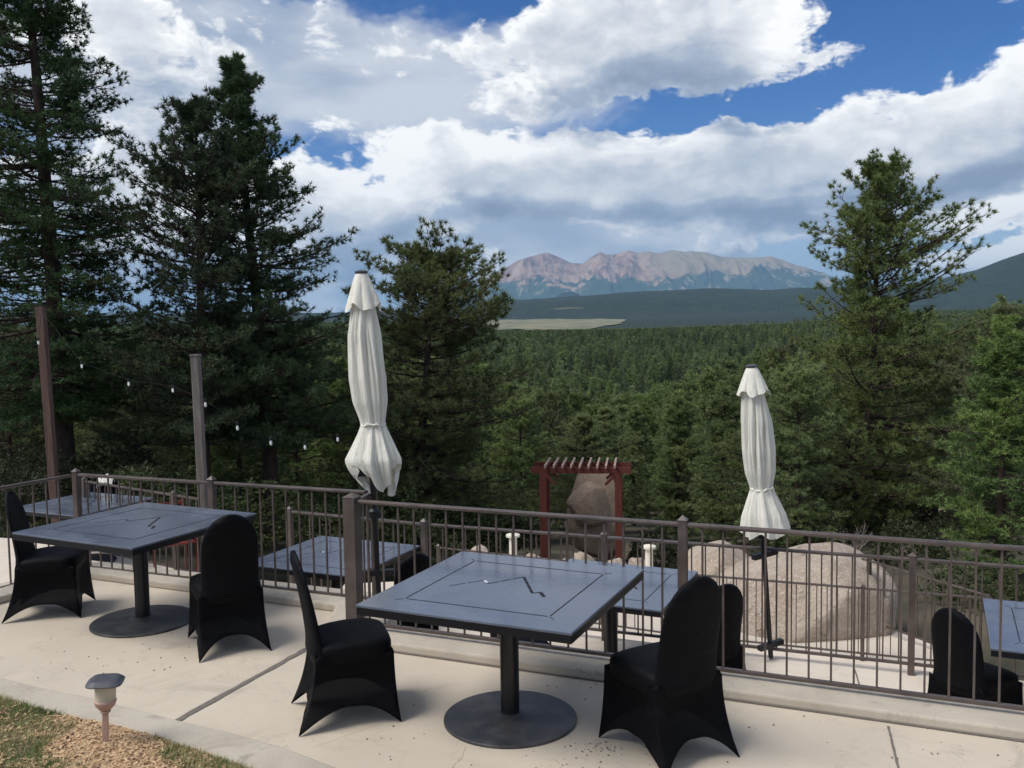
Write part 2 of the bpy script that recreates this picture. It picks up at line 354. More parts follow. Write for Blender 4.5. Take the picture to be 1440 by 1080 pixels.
M['glass'] = mat('frosted_lens', lambda t: pr(t, c4(.72, .66, .50), .25, **{'Transmission Weight': .3, 'IOR': 1.1}))
M['white'] = mat('white_paint', lambda t: pr(t, c4(.72, .68, .58), .6))
M['bulb'] = mat('white_bulb', lambda t: pr(t, c4(.85, .87, .84), .2))
M['cable'] = mat('dark_cable', lambda t: pr(t, c4(.008, .010, .008), .9))
M['red_metal'] = mat('red_painted_metal', lambda t: pr(t, t.mix(t.noise(oc(t), 12, 4), c4(.16, .018, .018), c4(.26, .035, .03)), .5))
M['cloth'] = mat('white_cloth', lambda t: pr(t, c4(.68, .66, .6), .9))

# ------------------------------------------------------------------ mesh helpers
def np_mesh(name, V, Fc, m, parent=None, smooth=False):
    me = bpy.data.meshes.new(name); V = np.asarray(V, np.float32); Fc = np.asarray(Fc, np.int32)
    n, k = Fc.shape
    me.vertices.add(len(V)); me.vertices.foreach_set('co', V.ravel())
    me.loops.add(n*k); me.loops.foreach_set('vertex_index', Fc.ravel())
    me.polygons.add(n); me.polygons.foreach_set('loop_start', np.arange(0, n*k, k, dtype=np.int32))
    try: me.polygons.foreach_set('loop_total', np.full(n, k, np.int32))
    except Exception: pass
    if smooth: me.polygons.foreach_set('use_smooth', np.ones(n, bool))
    me.update(calc_edges=True); me.validate()
    if m: me.materials.append(m)
    o = bpy.data.objects.new(name, me); C.objects.link(o)
    if parent: o.parent = parent
    return o
class MB:
    def __init__(s): s.v = []; s.f = []
    def add(s, V, Fc):
        b = len(s.v); s.v += [tuple(map(float, p)) for p in V]; s.f += [tuple(int(i)+b for i in f) for f in Fc]; return s
    def box(s, c, size, rz=0., M_=None):
        x, y, z = [q/2 for q in size]
        V = [(a*x, b*y, d*z) for a in (-1, 1) for b in (-1, 1) for d in (-1, 1)]
        mt = Matrix.Translation(c) @ (M_ if M_ else Matrix.Rotation(rz, 4, 'Z'))
        V = [mt @ Vector(p) for p in V]
        return s.add(V, [(0, 1, 3, 2), (4, 6, 7, 5), (0, 4, 5, 1), (2, 3, 7, 6), (0, 2, 6, 4), (1, 5, 7, 3)])
    def tube(s, pts, rad, n=8, cap=True, sq=False):
        pts = [Vector(p) for p in pts]; rad = rad if hasattr(rad, '__len__') else [rad]*len(pts)
        V = []; Fc = []
        for i, p in enumerate(pts):
            d = (pts[min(i+1, len(pts)-1)] - pts[max(i-1, 0)]).normalized()
            a = Vector((0, 0, 1)) if abs(d.z) < .9 else Vector((0, 1, 0))
            u = d.cross(a).normalized(); w = d.cross(u)
            for k in range(n):
                th = 2*PI*(k + (.5 if sq else 0))/n; V.append(p + (u*math.cos(th) + w*math.sin(th))*rad[i])
        for i in range(len(pts)-1):
            for k in range(n):
                a, b = i*n+k, i*n+(k+1) % n; Fc.append((a, b, b+n, a+n))
        if cap: Fc.append(tuple(range(n-1, -1, -1))); Fc.append(tuple((len(pts)-1)*n+k for k in range(n)))
        return s.add(V, Fc)
    def lathe(s, prof, n=32, c=(0, 0, 0)):
        V = []; Fc = []
        for r, z in prof:
            for k in range(n): th = 2*PI*k/n; V.append((c[0]+r*math.cos(th), c[1]+r*math.sin(th), c[2]+z))
        for i in range(len(prof)-1):
            for k in range(n):
                a, b = i*n+k, i*n+(k+1) % n; Fc.append((a, b, b+n, a+n))
        Fc.append(tuple(range(n-1, -1, -1))); Fc.append(tuple((len(prof)-1)*n+k for k in range(n)))
        return s.add(V, Fc)
    def prism(s, poly, z0, z1):
        n = len(poly); V = [(p[0], p[1], z0) for p in poly] + [(p[0], p[1], z1) for p in poly]
        area = sum(poly[i][0]*poly[(i+1) % n][1]-poly[(i+1) % n][0]*poly[i][1] for i in range(n))
        top = tuple(range(n, 2*n)); bot = tuple(range(n-1, -1, -1)); sd = [(i, (i+1) % n, (i+1) % n+n, i+n) for i in range(n)]
        if area < 0: top = top[::-1]; bot = bot[::-1]; sd = [f[::-1] for f in sd]
        return s.add(V, [top, bot]+sd)
    def build(s, name, m, parent=None, smooth=False, bevel=0., seg=2, sub=0, autos=None):
        me = bpy.data.meshes.new(name); me.from_pydata(s.v, [], s.f); me.update()
        if smooth or autos: me.polygons.foreach_set('use_smooth', [True]*len(me.polygons))
        if autos: me.set_sharp_from_angle(angle=R(autos))
        me.materials.append(m); o = bpy.data.objects.new(name, me); C.objects.link(o)
        if parent: o.parent = parent
        if bevel:
            b = o.modifiers.new('bevel', 'BEVEL'); b.width = bevel; b.segments = seg; b.limit_method = 'ANGLE'; b.angle_limit = R(40)
        if sub:
            b = o.modifiers.new('sub', 'SUBSURF'); b.levels = sub; b.render_levels = sub
        return o
def tag(o, label=None, cat=None, group=None, kind=None):
    if label: o['label'] = label
    if cat: o['category'] = cat
    if group: o['group'] = group
    if kind: o['kind'] = kind
    return o
def empty(name, loc, rz=0.):
    o = bpy.data.objects.new(name, None); C.objects.link(o); o.location = [float(q) for q in loc]; o.rotation_euler = (0, 0, rz); o.empty_display_size = .1
    return o
def copy_tree(o, loc=None, rz=None, label=None, group=None, parent=None):
    c_ = o.copy(); C.objects.link(c_)
    if parent: c_.parent = parent
    if loc is not None: c_.location = [float(q) for q in loc]
    if rz is not None: c_.rotation_euler = (0, 0, rz)
    if label: c_['label'] = label
    if group: c_['group'] = group
    for ch in list(o.children): copy_tree(ch, parent=c_)
    return c_

# value noise in numpy
def vnoise(x, y, seed=0):
    xi = np.floor(x).astype(np.int64); yi = np.floor(y).astype(np.int64); xf = x-xi; yf = y-yi
    def h(a, b):
        n = (a*374761393 + b*668265263 + seed*1442695041) & 0xffffffff
        n = ((n ^ (n >> 13))*1274126177) & 0xffffffff; n = n ^ (n >> 16)
        return (n & 0xffff)/65535.
    u = xf*xf*xf*(xf*(xf*6-15)+10); v = yf*yf*yf*(yf*(yf*6-15)+10)
    return (h(xi, yi)*(1-u)+h(xi+1, yi)*u)*(1-v)+(h(xi, yi+1)*(1-u)+h(xi+1, yi+1)*u)*v
def fbm(x, y, o=5, seed=0, ridge=False, g=.5):
    a = 1.; s = 0.; tot = 0.
    for i in range(o):
        n = vnoise(x*2**i+17.3*i, y*2**i-9.1*i, seed+i)
        if ridge: n = 1-abs(2*n-1); n = n*n
        s = s+a*n; tot += a; a *= g
    return s/tot

# ------------------------------------------------------------------ terrain
RR = [0, 15, 23, 40, 60, 90, 120, 180, 250, 400, 600, 900, 1100, 1500, 2000, 3500, 4300]
ZZ = [-2.9, -2.9, -4.0, -7.2, -10.5, -15, -19, -26, -32, -36, -32, -20.5, -18, -13, -11, -3, 2]
RIDGE = [(-400, 440), (300, 442), (440, 441), (560, 438), (640, 430), (686, 425), (760, 421), (890, 412), (994, 407), (1082, 409), (1127, 406), (1200, 405),
         (1270, 402), (1325, 393), (1375, 380), (1410, 367), (1445, 355), (1500, 340), (1700, 330), (2200, 380)]
_ra = np.array([math.atan2(*(ray(*q)[:2])) for q in RIDGE]); _re = np.array([ray(*q)[2]/np.hypot(*ray(*q)[:2]) for q in RIDGE])
def gz(x, y):
    x = np.asarray(x, float); y = np.asarray(y, float)
    r = np.hypot(x, y); a = np.arctan2(x, y)
    z = np.interp(r, RR, ZZ)
    side = np.clip(-x-3.5, 0, 12)/12*np.clip(1-r/90, 0, 1)
    z = z + side*2.0
    z = z + np.clip(a-.22, 0, .4)*np.interp(r, [10, 30, 80, 200, 500, 1200], [0, 6, 16, 22, 10, 0])
    z = z + (fbm(x/9, y/9, 4, 3)-.5)*np.interp(r, [14, 30, 100], [0, .7, 2.]) + (fbm(x/140, y/140, 4, 5)-.5)*np.interp(r, [60, 300, 900, 2500], [0, 9, 8, 10])
    e = np.interp(a, _ra, _re)
    shp = np.interp(r, [3300, 4300, 5300, 6500, 7600, 9500, 12000], [0, .12, .62, 1., .62, .1, 0])
    shp = shp*shp*(3-2*shp)
    z = z + shp*(6500*e + CH - np.interp(r, RR, ZZ)) + np.clip(shp, 0, 1)*(fbm(x/900, y/900, 5, 11)-.5)*46*(1-np.clip((shp-.8)*4, 0, .75))
    s2 = np.exp(-((r-4700)/420)**2)*(26+22*np.sin(a*9+1.))
    z = z + np.maximum(s2, 0)*np.clip((a+.25)*4, 0, 1)
    a2, e2 = azel(800, 409)
    z = z + np.exp(-((r-15000)/1500)**2 - ((a-a2)/.032)**2)*15000*math.tan(e2)*1.0
    return z
radii = np.concatenate([np.linspace(6, 40, 30), np.geomspace(42, 3000, 90), np.linspace(3060, 12500, 150), np.geomspace(13000, 60000, 40)])
ang = np.concatenate([np.linspace(-PI, -.75, 30, endpoint=False), np.linspace(-.75, .75, 380), np.linspace(.75, PI, 30)[1:]])
RG, AG = np.meshgrid(radii, ang, indexing='ij')
X = RG*np.sin(AG); Y = RG*np.cos(AG); Z = gz(X, Y)
na = len(ang); idx = np.arange(len(radii)*na).reshape(len(radii), na)
q = np.stack([idx[:-1, :-1], idx[1:, :-1], idx[1:, 1:], idx[:-1, 1:]], -1).reshape(-1, 4)
tag(np_mesh('ground', np.stack([X, Y, Z], -1).reshape(-1, 3), q[:, ::-1], M['ground'], smooth=True), 'dark forest floor dropping from the terrace into the valley', kind='structure')

# pale meadow in the valley
mr = np.linspace(1320, 3700, 40); ma0, ma1 = math.atan2(*ray(655, 455)[:2]), math.atan2(*ray(892, 455)[:2])
V = []
for i, r_ in enumerate(mr):
    u = i/39.; w0 = ma0 + .012*math.sin(u*7) + .01*u; w1 = ma1 - .07*abs(2*u-.9)**1.5 + .012*math.sin(u*11)
    for j in range(30):
        a = w0+(w1-w0)*j/29.; V.append((r_*math.sin(a), r_*math.cos(a), 0))
V = np.array(V); V[:, 2] = gz(V[:, 0], V[:, 1])+1.2
ii = np.arange(1200).reshape(40, 30)
q = np.stack([ii[:-1, :-1], ii[:-1, 1:], ii[1:, 1:], ii[1:, :-1]], -1).reshape(-1, 4)
tag(np_mesh('meadow', V, q, M['meadow'], smooth=True), 'pale dry meadow in the valley beyond the forest', kind='structure')

# mountains
SKY = [(560, 436), (640, 416), (672, 400), (686, 390), (707, 378), (722, 369), (740, 362), (752, 359), (768, 355), (776, 357), (788, 362), (804, 370), (819, 371), (830, 362), (844, 354), (853, 358), (865, 358), (876, 354), (886, 352),
       (897, 355), (911, 354), (925, 357), (946, 351), (962, 354), (986, 354), (1015, 360), (1035, 362), (1057, 362), (1082, 360), (1107, 368), (1127, 374), (1180, 392), (1260, 405), (1400, 415), (1600, 425)]
YM = 25000.
sxm = np.array([at(a, b, YM)[0] for a, b in SKY]); szm = np.array([at(a, b, YM)[2] for a, b in SKY])
nx, ny = 620, 150
xs = np.linspace(sxm[0]-600, sxm[-1], nx); ys = np.linspace(19500, 28500, ny)
XM, YY = np.meshgrid(xs, ys)
prof = np.interp(XM, sxm, szm); prof = prof + np.clip(prof-600, 0, 600)/600*(fbm(XM/420, XM*0+3, 5, 61, ridge=True)-.45)*38
dn = (YM-YY)/4700.; fall = np.where(dn > 0, np.clip(1-dn, 0, 1)**1.25, np.clip(1+dn*1.5, 0, 1))
wx = XM + 900*(fbm(XM/2600, YY/2600, 4, 21)-.5)
spur = fbm(wx/1500, YY/5200, 6, 31, ridge=True, g=.55) - .42
spur2 = fbm(wx/420, YY/900, 5, 41, ridge=True) - .4
amp = np.clip(np.abs(YY-YM)/700, 0.03, 1)
ZM = prof*fall + np.clip(prof, 0, 2000)/1700*(spur*640 + spur2*170)*amp*np.clip(fall*3, 0, 1) - 120*(1-np.clip(fall*4, 0, 1))
ZM = np.minimum(ZM, np.where(YY < YM, CH+(prof-CH)*YY/YM*.995, 1e9)+np.where(amp < .1, 15, 0))
ii = np.arange(nx*ny).reshape(ny, nx)
q = np.stack([ii[:-1, :-1], ii[:-1, 1:], ii[1:, 1:], ii[1:, :-1]], -1).reshape(-1, 4)
tag(np_mesh('mountains', np.stack([XM, YY, ZM], -1).reshape(-1, 3), q, M['mountain'], smooth=True), 'rocky pink brown mountain range on the horizon', kind='structure')

# ------------------------------------------------------------------ terraces
d = np.array([.9217, -.3880]); n_ = np.array([.3880, .9217])
A0 = np.array([-.837, 6.112]); L0 = np.array([-1.80, 7.17])
def ra(s, o=0.): return A0 + d*s + n_*o           # along the right kerb
def la(s, o=0.): return L0 + d*s + n_*o           # along the left kerb
cornR = ra(-.56); cornL = la(.47)
PF = ra(-.405, .2)                                  # start post of the right run
JF = np.array([-1.085, 7.085])                     # corner of left run and return
LC = la(-2.37, .2)                                 # left corner post
ld = np.array([-.46, -.888]); LE = LC + ld*4.2
o_ = .34
poly = [ra(11, o_), np.array([-.95, 6.50]), np.array([-.93, 7.18]), LC+np.array([-.02, .16]), LC+ld*7+np.array([-.16, .1]), (-7.5, -2), (9, -2)]
tag(MB().prism(poly, -.85, 0).build('terrace', M['concrete']), 'upper concrete terrace', kind='structure')
def strip(pts_in, pts_out, z0, z1):
    mb = MB(); n = len(pts_in); V = []; F_ = []
    for p, q_ in zip(pts_in, pts_out): V += [(p[0], p[1], z0), (p[0], p[1], z1), (q_[0], q_[1], z1), (q_[0], q_[1], z0)]
    for i in range(n-1):
        for k in range(4): F_.append((i*4+k, i*4+(k+1) % 4, (i+1)*4+(k+1) % 4, (i+1)*4+k))
    F_ += [(3, 2, 1, 0), tuple((n-1)*4+k for k in range(4))]
    return mb.add(V, [f[::-1] for f in F_])
kb = strip([LC+ld*4.6+(.16, -.07), LC+np.array([.17, -.24]), cornL, cornR, ra(11)],
           [LC+ld*4.6+(-.18, .1), LC+np.array([-.02, .2]), np.array([-.90, 7.20]), np.array([-.92, 6.505]), ra(11, .345)], .0, .062)
tag(kb.build('kerb', M['kerb'], bevel=.014), 'raised concrete kerb under the railing', kind='structure')
lev2 = [(-9.5, 5), (-9.5, 13.6), (-6.2, 12.7), (-3.55, 10.75), (-2.35, 9.98), (-.86, 9.22), (1.5, 8.22), (4.1, 7.3), (11, 4.6), (11, -2)]
tag(MB().prism(lev2, -2.6, -.75).build('lower_terrace', M['sunlit_concrete']), 'sunlit coloured concrete dining terrace one level down', kind='structure')
lev3 = [(-3.4, 9.6), (-3.0, 16.2), (1.0, 16.6), (3.1, 15.5), (5.15, 13.75), (5.55, 13.3), (6.15, 11.85), (6.15, 6.5), (4.1, 7.2), (1.5, 8.1)]
tag(MB().prism(lev3, -3.2, -2.4).build('low_landing', M['sunlit_concrete']), 'sunlit coloured concrete landing at the foot of the lower terrace', kind='structure')
jt = MB()
def jstrip(a, b, w, z):
    a = np.array(a[:2]); b = np.array(b[:2]); u = (b-a)/np.linalg.norm(b-a); v = np.array([-u[1], u[0]])*w/2
    n = 24; V = []; rr = random.Random(int(a[0]*1000))
    for i in range(n+1):
        p = a+(b-a)*i/n; k = .7+.6*rr.random(); V += [(*(p+v*k), z), (*(p-v*(.7+.6*rr.random())), z)]
    jt.add(V, [(2*i, 2*i+1, 2*i+3, 2*i+2) for i in range(n)])
jstrip(on(242, 1018), cornR+np.array([-.02, -.02]), .042, .004)
jstrip(on(1249, 1022), on(1275, 1130), .012, .004)
jstrip(on(1202, 942, -.75), on(1216, 990, -.75), .012, -.746)
jstrip(on(730, 1200), on(650, 1500), .012, .004)
jstrip(cornR, ra(11), .022, .005)
tag(jt.build('expansion_joint', M['joint']), 'dark dirt filled joints between the concrete slabs', kind='structure')
# hairline crack in the kerb shadow and debris on the slab
K1 = [(-160, 925), (0, 958), (55, 972), (133, 988), (242, 1017), (319, 1035), (400, 1058), (470, 1085), (620, 1150)]
K2 = [(-160, 945), (0, 987), (97, 1016), (160, 1030), (222, 1047), (305, 1074), (370, 1100), (440, 1135), (600, 1230)]
k1 = [on(*q)[:2] for q in K1]; k2 = [on(*q)[:2] for q in K2]
tag(strip(k2, k1, .0, .028).build('edging', M['kerb'], bevel=.012), 'pale concrete edging between lawn and terrace', kind='structure')
# lawn sheet, sloping gently up to the viewer
V = []; nn = 12
for i in range(len(k2)):
    for j in range(nn):
        u = j/(nn-1.); p = np.array(k2[i])*(1-u) + np.array([k2[i][0]*.45-.8, -.5])*u
        V.append((p[0], p[1], .03+u*.55))
q = [(i*nn+j, i*nn+j+1, (i+1)*nn+j+1, (i+1)*nn+j) for i in range(len(k2)-1) for j in range(nn-1)]
tag(MB().add(V, [f[::-1] for f in q]).build('lawn', M['soil'], smooth=True), 'soil of the lawn strip', kind='structure')
def lawn_z(x, y):
    # height of the sloping lawn
    yk = np.interp(x, [p[0] for p in k2], [p[1] for p in k2]); return .03+.55*np.clip((yk-y)/(yk+.5), 0, 1)

# ------------------------------------------------------------------ tables
TA = 1.19
def make_table():
    r = empty('table', (0, 0, 0))
    tp = MB().box((0, 0, .743), (TA, TA, .014)).build('tabletop', M['tabletop'], r, bevel=.003)
    g_ = MB(); w = .0065; h = TA/2-.185
    for sx_, sy in ((0, 1), (0, -1)): g_.box((0, sy*h, .7505), (2*h-.02, w, .0016))
    for sx_ in (1, -1): g_.box((sx_*h, 0, .7505), (w, 2*h-.02, .0016))
    for k in range(4):                                       # short mitre lines at the corners of the inner square
        c_, s_ = math.cos(PI/4+k*PI/2), math.sin(PI/4+k*PI/2)
        g_.box((c_*(h*1.414+.03), s_*(h*1.414+.03), .7505), (.05, .003, .0016), rz=PI/4+k*PI/2)
    g_.build('inlay_square', M['groove'], tp)
    return r, tp
PK = [(145, 500), (390, 460), (410, 485), (655, 438), (715, 550), (765, 540), (795, 575)]
T2c, T2r = np.array([-.038, 5.037]), -.4252
loc = []
for a, b in PK:
    p = on(600+a/4.8, 720+b/4.8, .75)[:2]-T2c; c_, s_ = math.cos(-T2r), math.sin(-T2r); loc.append((c_*p[0]-s_*p[1], s_*p[0]+c_*p[1]))
tab, ttop = make_table()
pk = MB(); ww = [.004, .008, .006, .016, .006, .02]
for i in range(len(loc)-1):
    a, b = np.array(loc[i]), np.array(loc[i+1]); L = np.linalg.norm(b-a); u = (b-a)/L; rz = math.atan2(u[1], u[0])
    ns = max(1, int(L/.075))
    for k in range(ns):
        c0_ = a+u*L*(k+.5)/ns; pk.box((c0_[0], c0_[1], .7506), (L/ns*.86, ww[i], .0018), rz=rz)
pk.build('peak_cutout', M['groove'], ttop)
prof = [(TA*.31, .0), (TA*.31, .012), (TA*.305, .016), (.2, .022), (.09, .028), (.07, .04), (.055, .045)]
MB().lathe(prof, 64).build('base_plate', M['disc'], tab, autos=30)
MB().lathe([(.052, .03), (.052, .70)], 28).build('column', M['black_metal'], tab, autos=40)
sp = MB()
for k in range(2): sp.box((0, 0, .704), (.62, .05, .018), rz=k*PI/2+PI/4)
sp.build('support_arm', M['black_metal'], tab)
ap = MB(); h = TA/2-.011
for sy in (1, -1): ap.box((0, sy*h, .7155), (2*h+.018, .018, .040))
for sy in (1, -1): ap.box((sy*h, 0, .7155), (.018, 2*h-.019, .040))
ap.build('edge_band', M['black_metal'], tab)
tab.location = (*T2c, 0); tab.rotation_euler = (0, 0, T2r)
GT = 'square black dining tables on the terraces'
tag(tab, 'square blackish metal table nearest the camera, with a jagged peak line cut in its top', 'table', GT)
copy_tree(tab, (-2.781, 6.839, 0), -.4559, 'square black metal table on the left of the upper terrace between two black chairs')
sm_ = MB(); a = (np.array(loc[1])+np.array(loc[2]))/2; sm_.box((a[0], a[1], .7522), (.050, .014, .0016), rz=math.atan2(loc[2][1]-loc[1][1], loc[2][0]-loc[1][0]))
sm_.build('bright_slot', M['slot_light'], [c_ for c_ in tab.children if c_.name.startswith('tabletop')][0])
tdir = R(-24.5)
def low_table(corner, sx_, sy, label):
    c_, s_ = math.cos(tdir), math.sin(tdir); u = np.array([c_, s_]); v = np.array([-s_, c_])
    p = np.array(corner[:2]) + u*sx_*TA/2 + v*sy*TA/2
    return copy_tree(tab, (p[0], p[1], -.75), tdir, label), p
_, p5 = low_table(on(930, 859, 0), -1, 1, 'lower terrace table seen just past the right corner of the nearest table')
_, p4 = low_table(on(591, 767, 0), -1, -1, 'lower terrace table behind the railing left of the tall left umbrella')
_, p6 = low_table(on(1382, 841, 0), 1, -1, 'lower terrace table cut off by the right edge of the picture')
_, p3 = low_table(on(165, 712, 0), -1, 0, 'far lower terrace table behind the railing at the left edge')

# ------------------------------------------------------------------ covered chairs
def make_chair():
    r = empty('banquet_chair', (0, 0, 0))
    # seat: soft loaf with pulled-in waist
    V = []; Fc = []; n = 48
    lay = [(.0, .345, .90), (.0, .36, .965), (.0, .40, 1.0), (.0, .435, 1.0), (.0, .458, .97), (.0, .470, .86), (.0, .474, .6), (0, .475, .05)]
    for _x, z, s in lay:
        for k in range(n):
            th = 2*PI*k/n; c_, s_ = math.cos(th), math.sin(th); e = .45
            x = .222*s*abs(c_)**e*(1 if c_ > 0 else -1); y = .01+.222*s*abs(s_)**e*(1 if s_ > 0 else -1)
            x *= 1 + .06*(y/.22)
            V.append((x, y, z - .012*max(0, -y/.22) + .006*math.cos(y*9)))
    for i in range(len(lay)-1):
        for k in range(n): a, b = i*n+k, i*n+(k+1) % n; Fc.append((a, b, b+n, a+n))
    Fc.append(tuple(range((len(lay)-1)*n, len(lay)*n)))
    MB().add(V, Fc).build('seat', M['spandex'], r, smooth=True)
    # back: rounded top, slightly waisted, leaning
    V = []; Fc = []; rows = 30; n = 32
    for i in range(rows+1):
        u = i/rows; z = .40 + .555*(1-(1-u)**1.35 if u > .6 else u*1.183*.9/.9*0.98) if False else .40+.555*math.sin(min(1, u)*PI/2)**.92
        zz = (z-.40)/.555
        hw = np.interp(zz, [0, .12, .35, .52, .65, .76, .85, .92, .965, .99, 1.], [.200, .190, .188, .188, .182, .168, .143, .110, .075, .042, .003])
        th_ = np.interp(zz, [0, .1, .5, .9, 1.], [.042, .034, .026, .022, .004]); yc = -.185 - .02*zz - .085*zz**1.5 + .0*u
        for k in range(n):
            a = 2*PI*k/n; c_, s_ = math.cos(a), math.sin(a)
            V.append((hw*abs(c_)**.75*(1 if c_ > 0 else -1), yc + th_*abs(s_)**.8*(1 if s_ > 0 else -1) - .02*(1-(abs(c_))**2)*(.3 if s_ < 0 else 1)*zz*0 + .022*abs(c_)**2, z))
    for i in range(rows):
        for k in range(n): a, b = i*n+k, i*n+(k+1) % n; Fc.append((a, b, b+n, a+n))
    Fc.append(tuple(range(rows*n, rows*n+n)))
    MB().add(V, Fc).build('backrest', M['spandex'], r, smooth=True)
    # skirt: sheet from the seat edge down to four pointed feet with arched hems
    def perim(side, t_):
        # corners: top (seat) and foot positions
        top = [(-.215, .225), (.215, .225), (.208, -.195), (-.208, -.195)]
        ft = [(-.235, .255), (.235, .255), (.232, -.30), (-.232, -.30)]
        a, b = side, (side+1) % 4
        return top[a], top[b], ft[a], ft[b]
    V = []; Fc = []; nc = 20; nr = 16; hems = [.12, .115, .125, .115]
    cols = []
    for sd in range(4):
        ta, tb, fa, fb = perim(sd, 0)
        for j in range(nc):
            s = j/nc; arch = (1-(abs(2*s-1))**2.6)
            col = []
            for i in range(nr+1):
                v = i/nr
                zt = .40 if sd != 2 else .44
                ztc = np.interp(s, [0, .12, .88, 1], [.40 if sd != 3 else .43, zt, zt, .40 if sd != 1 else .43])
                zb = .006 + hems[sd]*arch
                z = ztc + (zb-ztc)*v
                w = (1-z/.40) if z < .40 else 0; w = max(w, 0)
                flare = .12*w + .88*w**2.1
                x = (ta[0]+(tb[0]-ta[0])*s); y = (ta[1]+(tb[1]-ta[1])*s)
                fx = (fa[0]+(fb[0]-fa[0])*s); fy = (fa[1]+(fb[1]-fa[1])*s)
                x += (fx-x)*flare; y += (fy-y)*flare
                pull = -.038*math.sin(PI*s)*math.sin(PI*min(1, w*1.25))       # cloth drawn in between the legs
                nxv = [(0, 1), (1, 0), (0, -1), (-1, 0)][sd]
                x += nxv[0]*pull; y += nxv[1]*pull
                wr = .003*math.sin(s*23+z*31)*math.sin(PI*s); x += nxv[0]*wr; y += nxv[1]*wr
                col.append((x, y, z))
            cols.append(col)
    n = len(cols)
    for col in cols: V += col
    for j in range(n):
        for i in range(nr):
            a = j*(nr+1)+i; b = ((j+1) % n)*(nr+1)+i; Fc.append((a, a+1, b+1, b))
    sk = MB().add(V, Fc).build('skirt', M['spandex_thin'], r, smooth=True)
    s_ = sk.modifiers.new('thick', 'SOLIDIFY'); s_.thickness = .003
    hb = MB(); pts = [col[-1] for col in cols]; pts.append(pts[0]); hb.tube(pts, .0045, 6, cap=False)
    hb.build('hem', M['spandex'], sk, smooth=True)
    return r
GC = 'black spandex covered banquet chairs'
ch = make_chair()
def face(v): return math.atan2(v[1], v[0])-PI/2
ch.location = (.76, 4.68, 0); ch.rotation_euler = (0, 0, face((-.50, .87)))
tag(ch, 'nearest black covered chair, its rounded back to the camera, right of the nearest table', 'chair', GC)
copy_tree(ch, (-.955, 5.16, 0), face((.95, .31)), 'black covered chair seen side on, left of the nearest table')
copy_tree(ch, (-1.99, 6.33, 0), face((-.44, .90)), 'black covered chair with its back to the camera, in front of the left table')
copy_tree(ch, (-3.59, 7.12, 0), face((.97, .20)), 'black covered chair seen side on at the left edge of the upper terrace')
copy_tree(ch, (1.49, 7.14, -.75), face((-.35, .93)), 'lower terrace chair half hidden behind the nearest chair')
copy_tree(ch, (-.97, 8.20, -.75), face((-.45, .9)), 'lower terrace chair standing beside the pole of the left umbrella')
copy_tree(ch, (.05, 6.98, -.75), face((.9, .3)), 'lower terrace chair whose skirt shows below the edge of the nearest table')
copy_tree(ch, (-2.35, 8.00, -.75), face((.6, .8)), 'lower terrace chair just right of the left chair with its back turned')
copy_tree(ch, (3.19, 6.36, -.75), face((.85, .52)), 'tall backed black covered chair behind the railing near the right edge')
pc3 = p3 + np.array([-.1, .95])
copy_tree(ch, (pc3[0], pc3[1]-.15, -.75), face((.3, -.95)), 'black covered chair behind the farthest table at the left')
V = []; 
for i in range(9):
    for j in range(9):
        u, v = i/8-.5, j/8-.5; V.append((u*.22, v*.12+.02*math.sin(u*20), .05 - .22*abs(v)*2 - .20*abs(u-.1)+.008*math.sin(u*12)))
V2 = [(i*9+j, i*9+j+1, (i+1)*9+j+1, (i+1)*9+j) for i in range(8) for j in range(8)]
cl = MB().add(V, V2).build('draped_cloth', M['cloth'], smooth=True); cl.location = (pc3[0]-.05, pc3[1]+.08, .17); cl.scale = (1, 1, .55)
s_ = cl.modifiers.new('t', 'SOLIDIFY'); s_.thickness = .006
tag(cl, 'white cloth thrown over the chair behind the farthest left table', 'cloth')

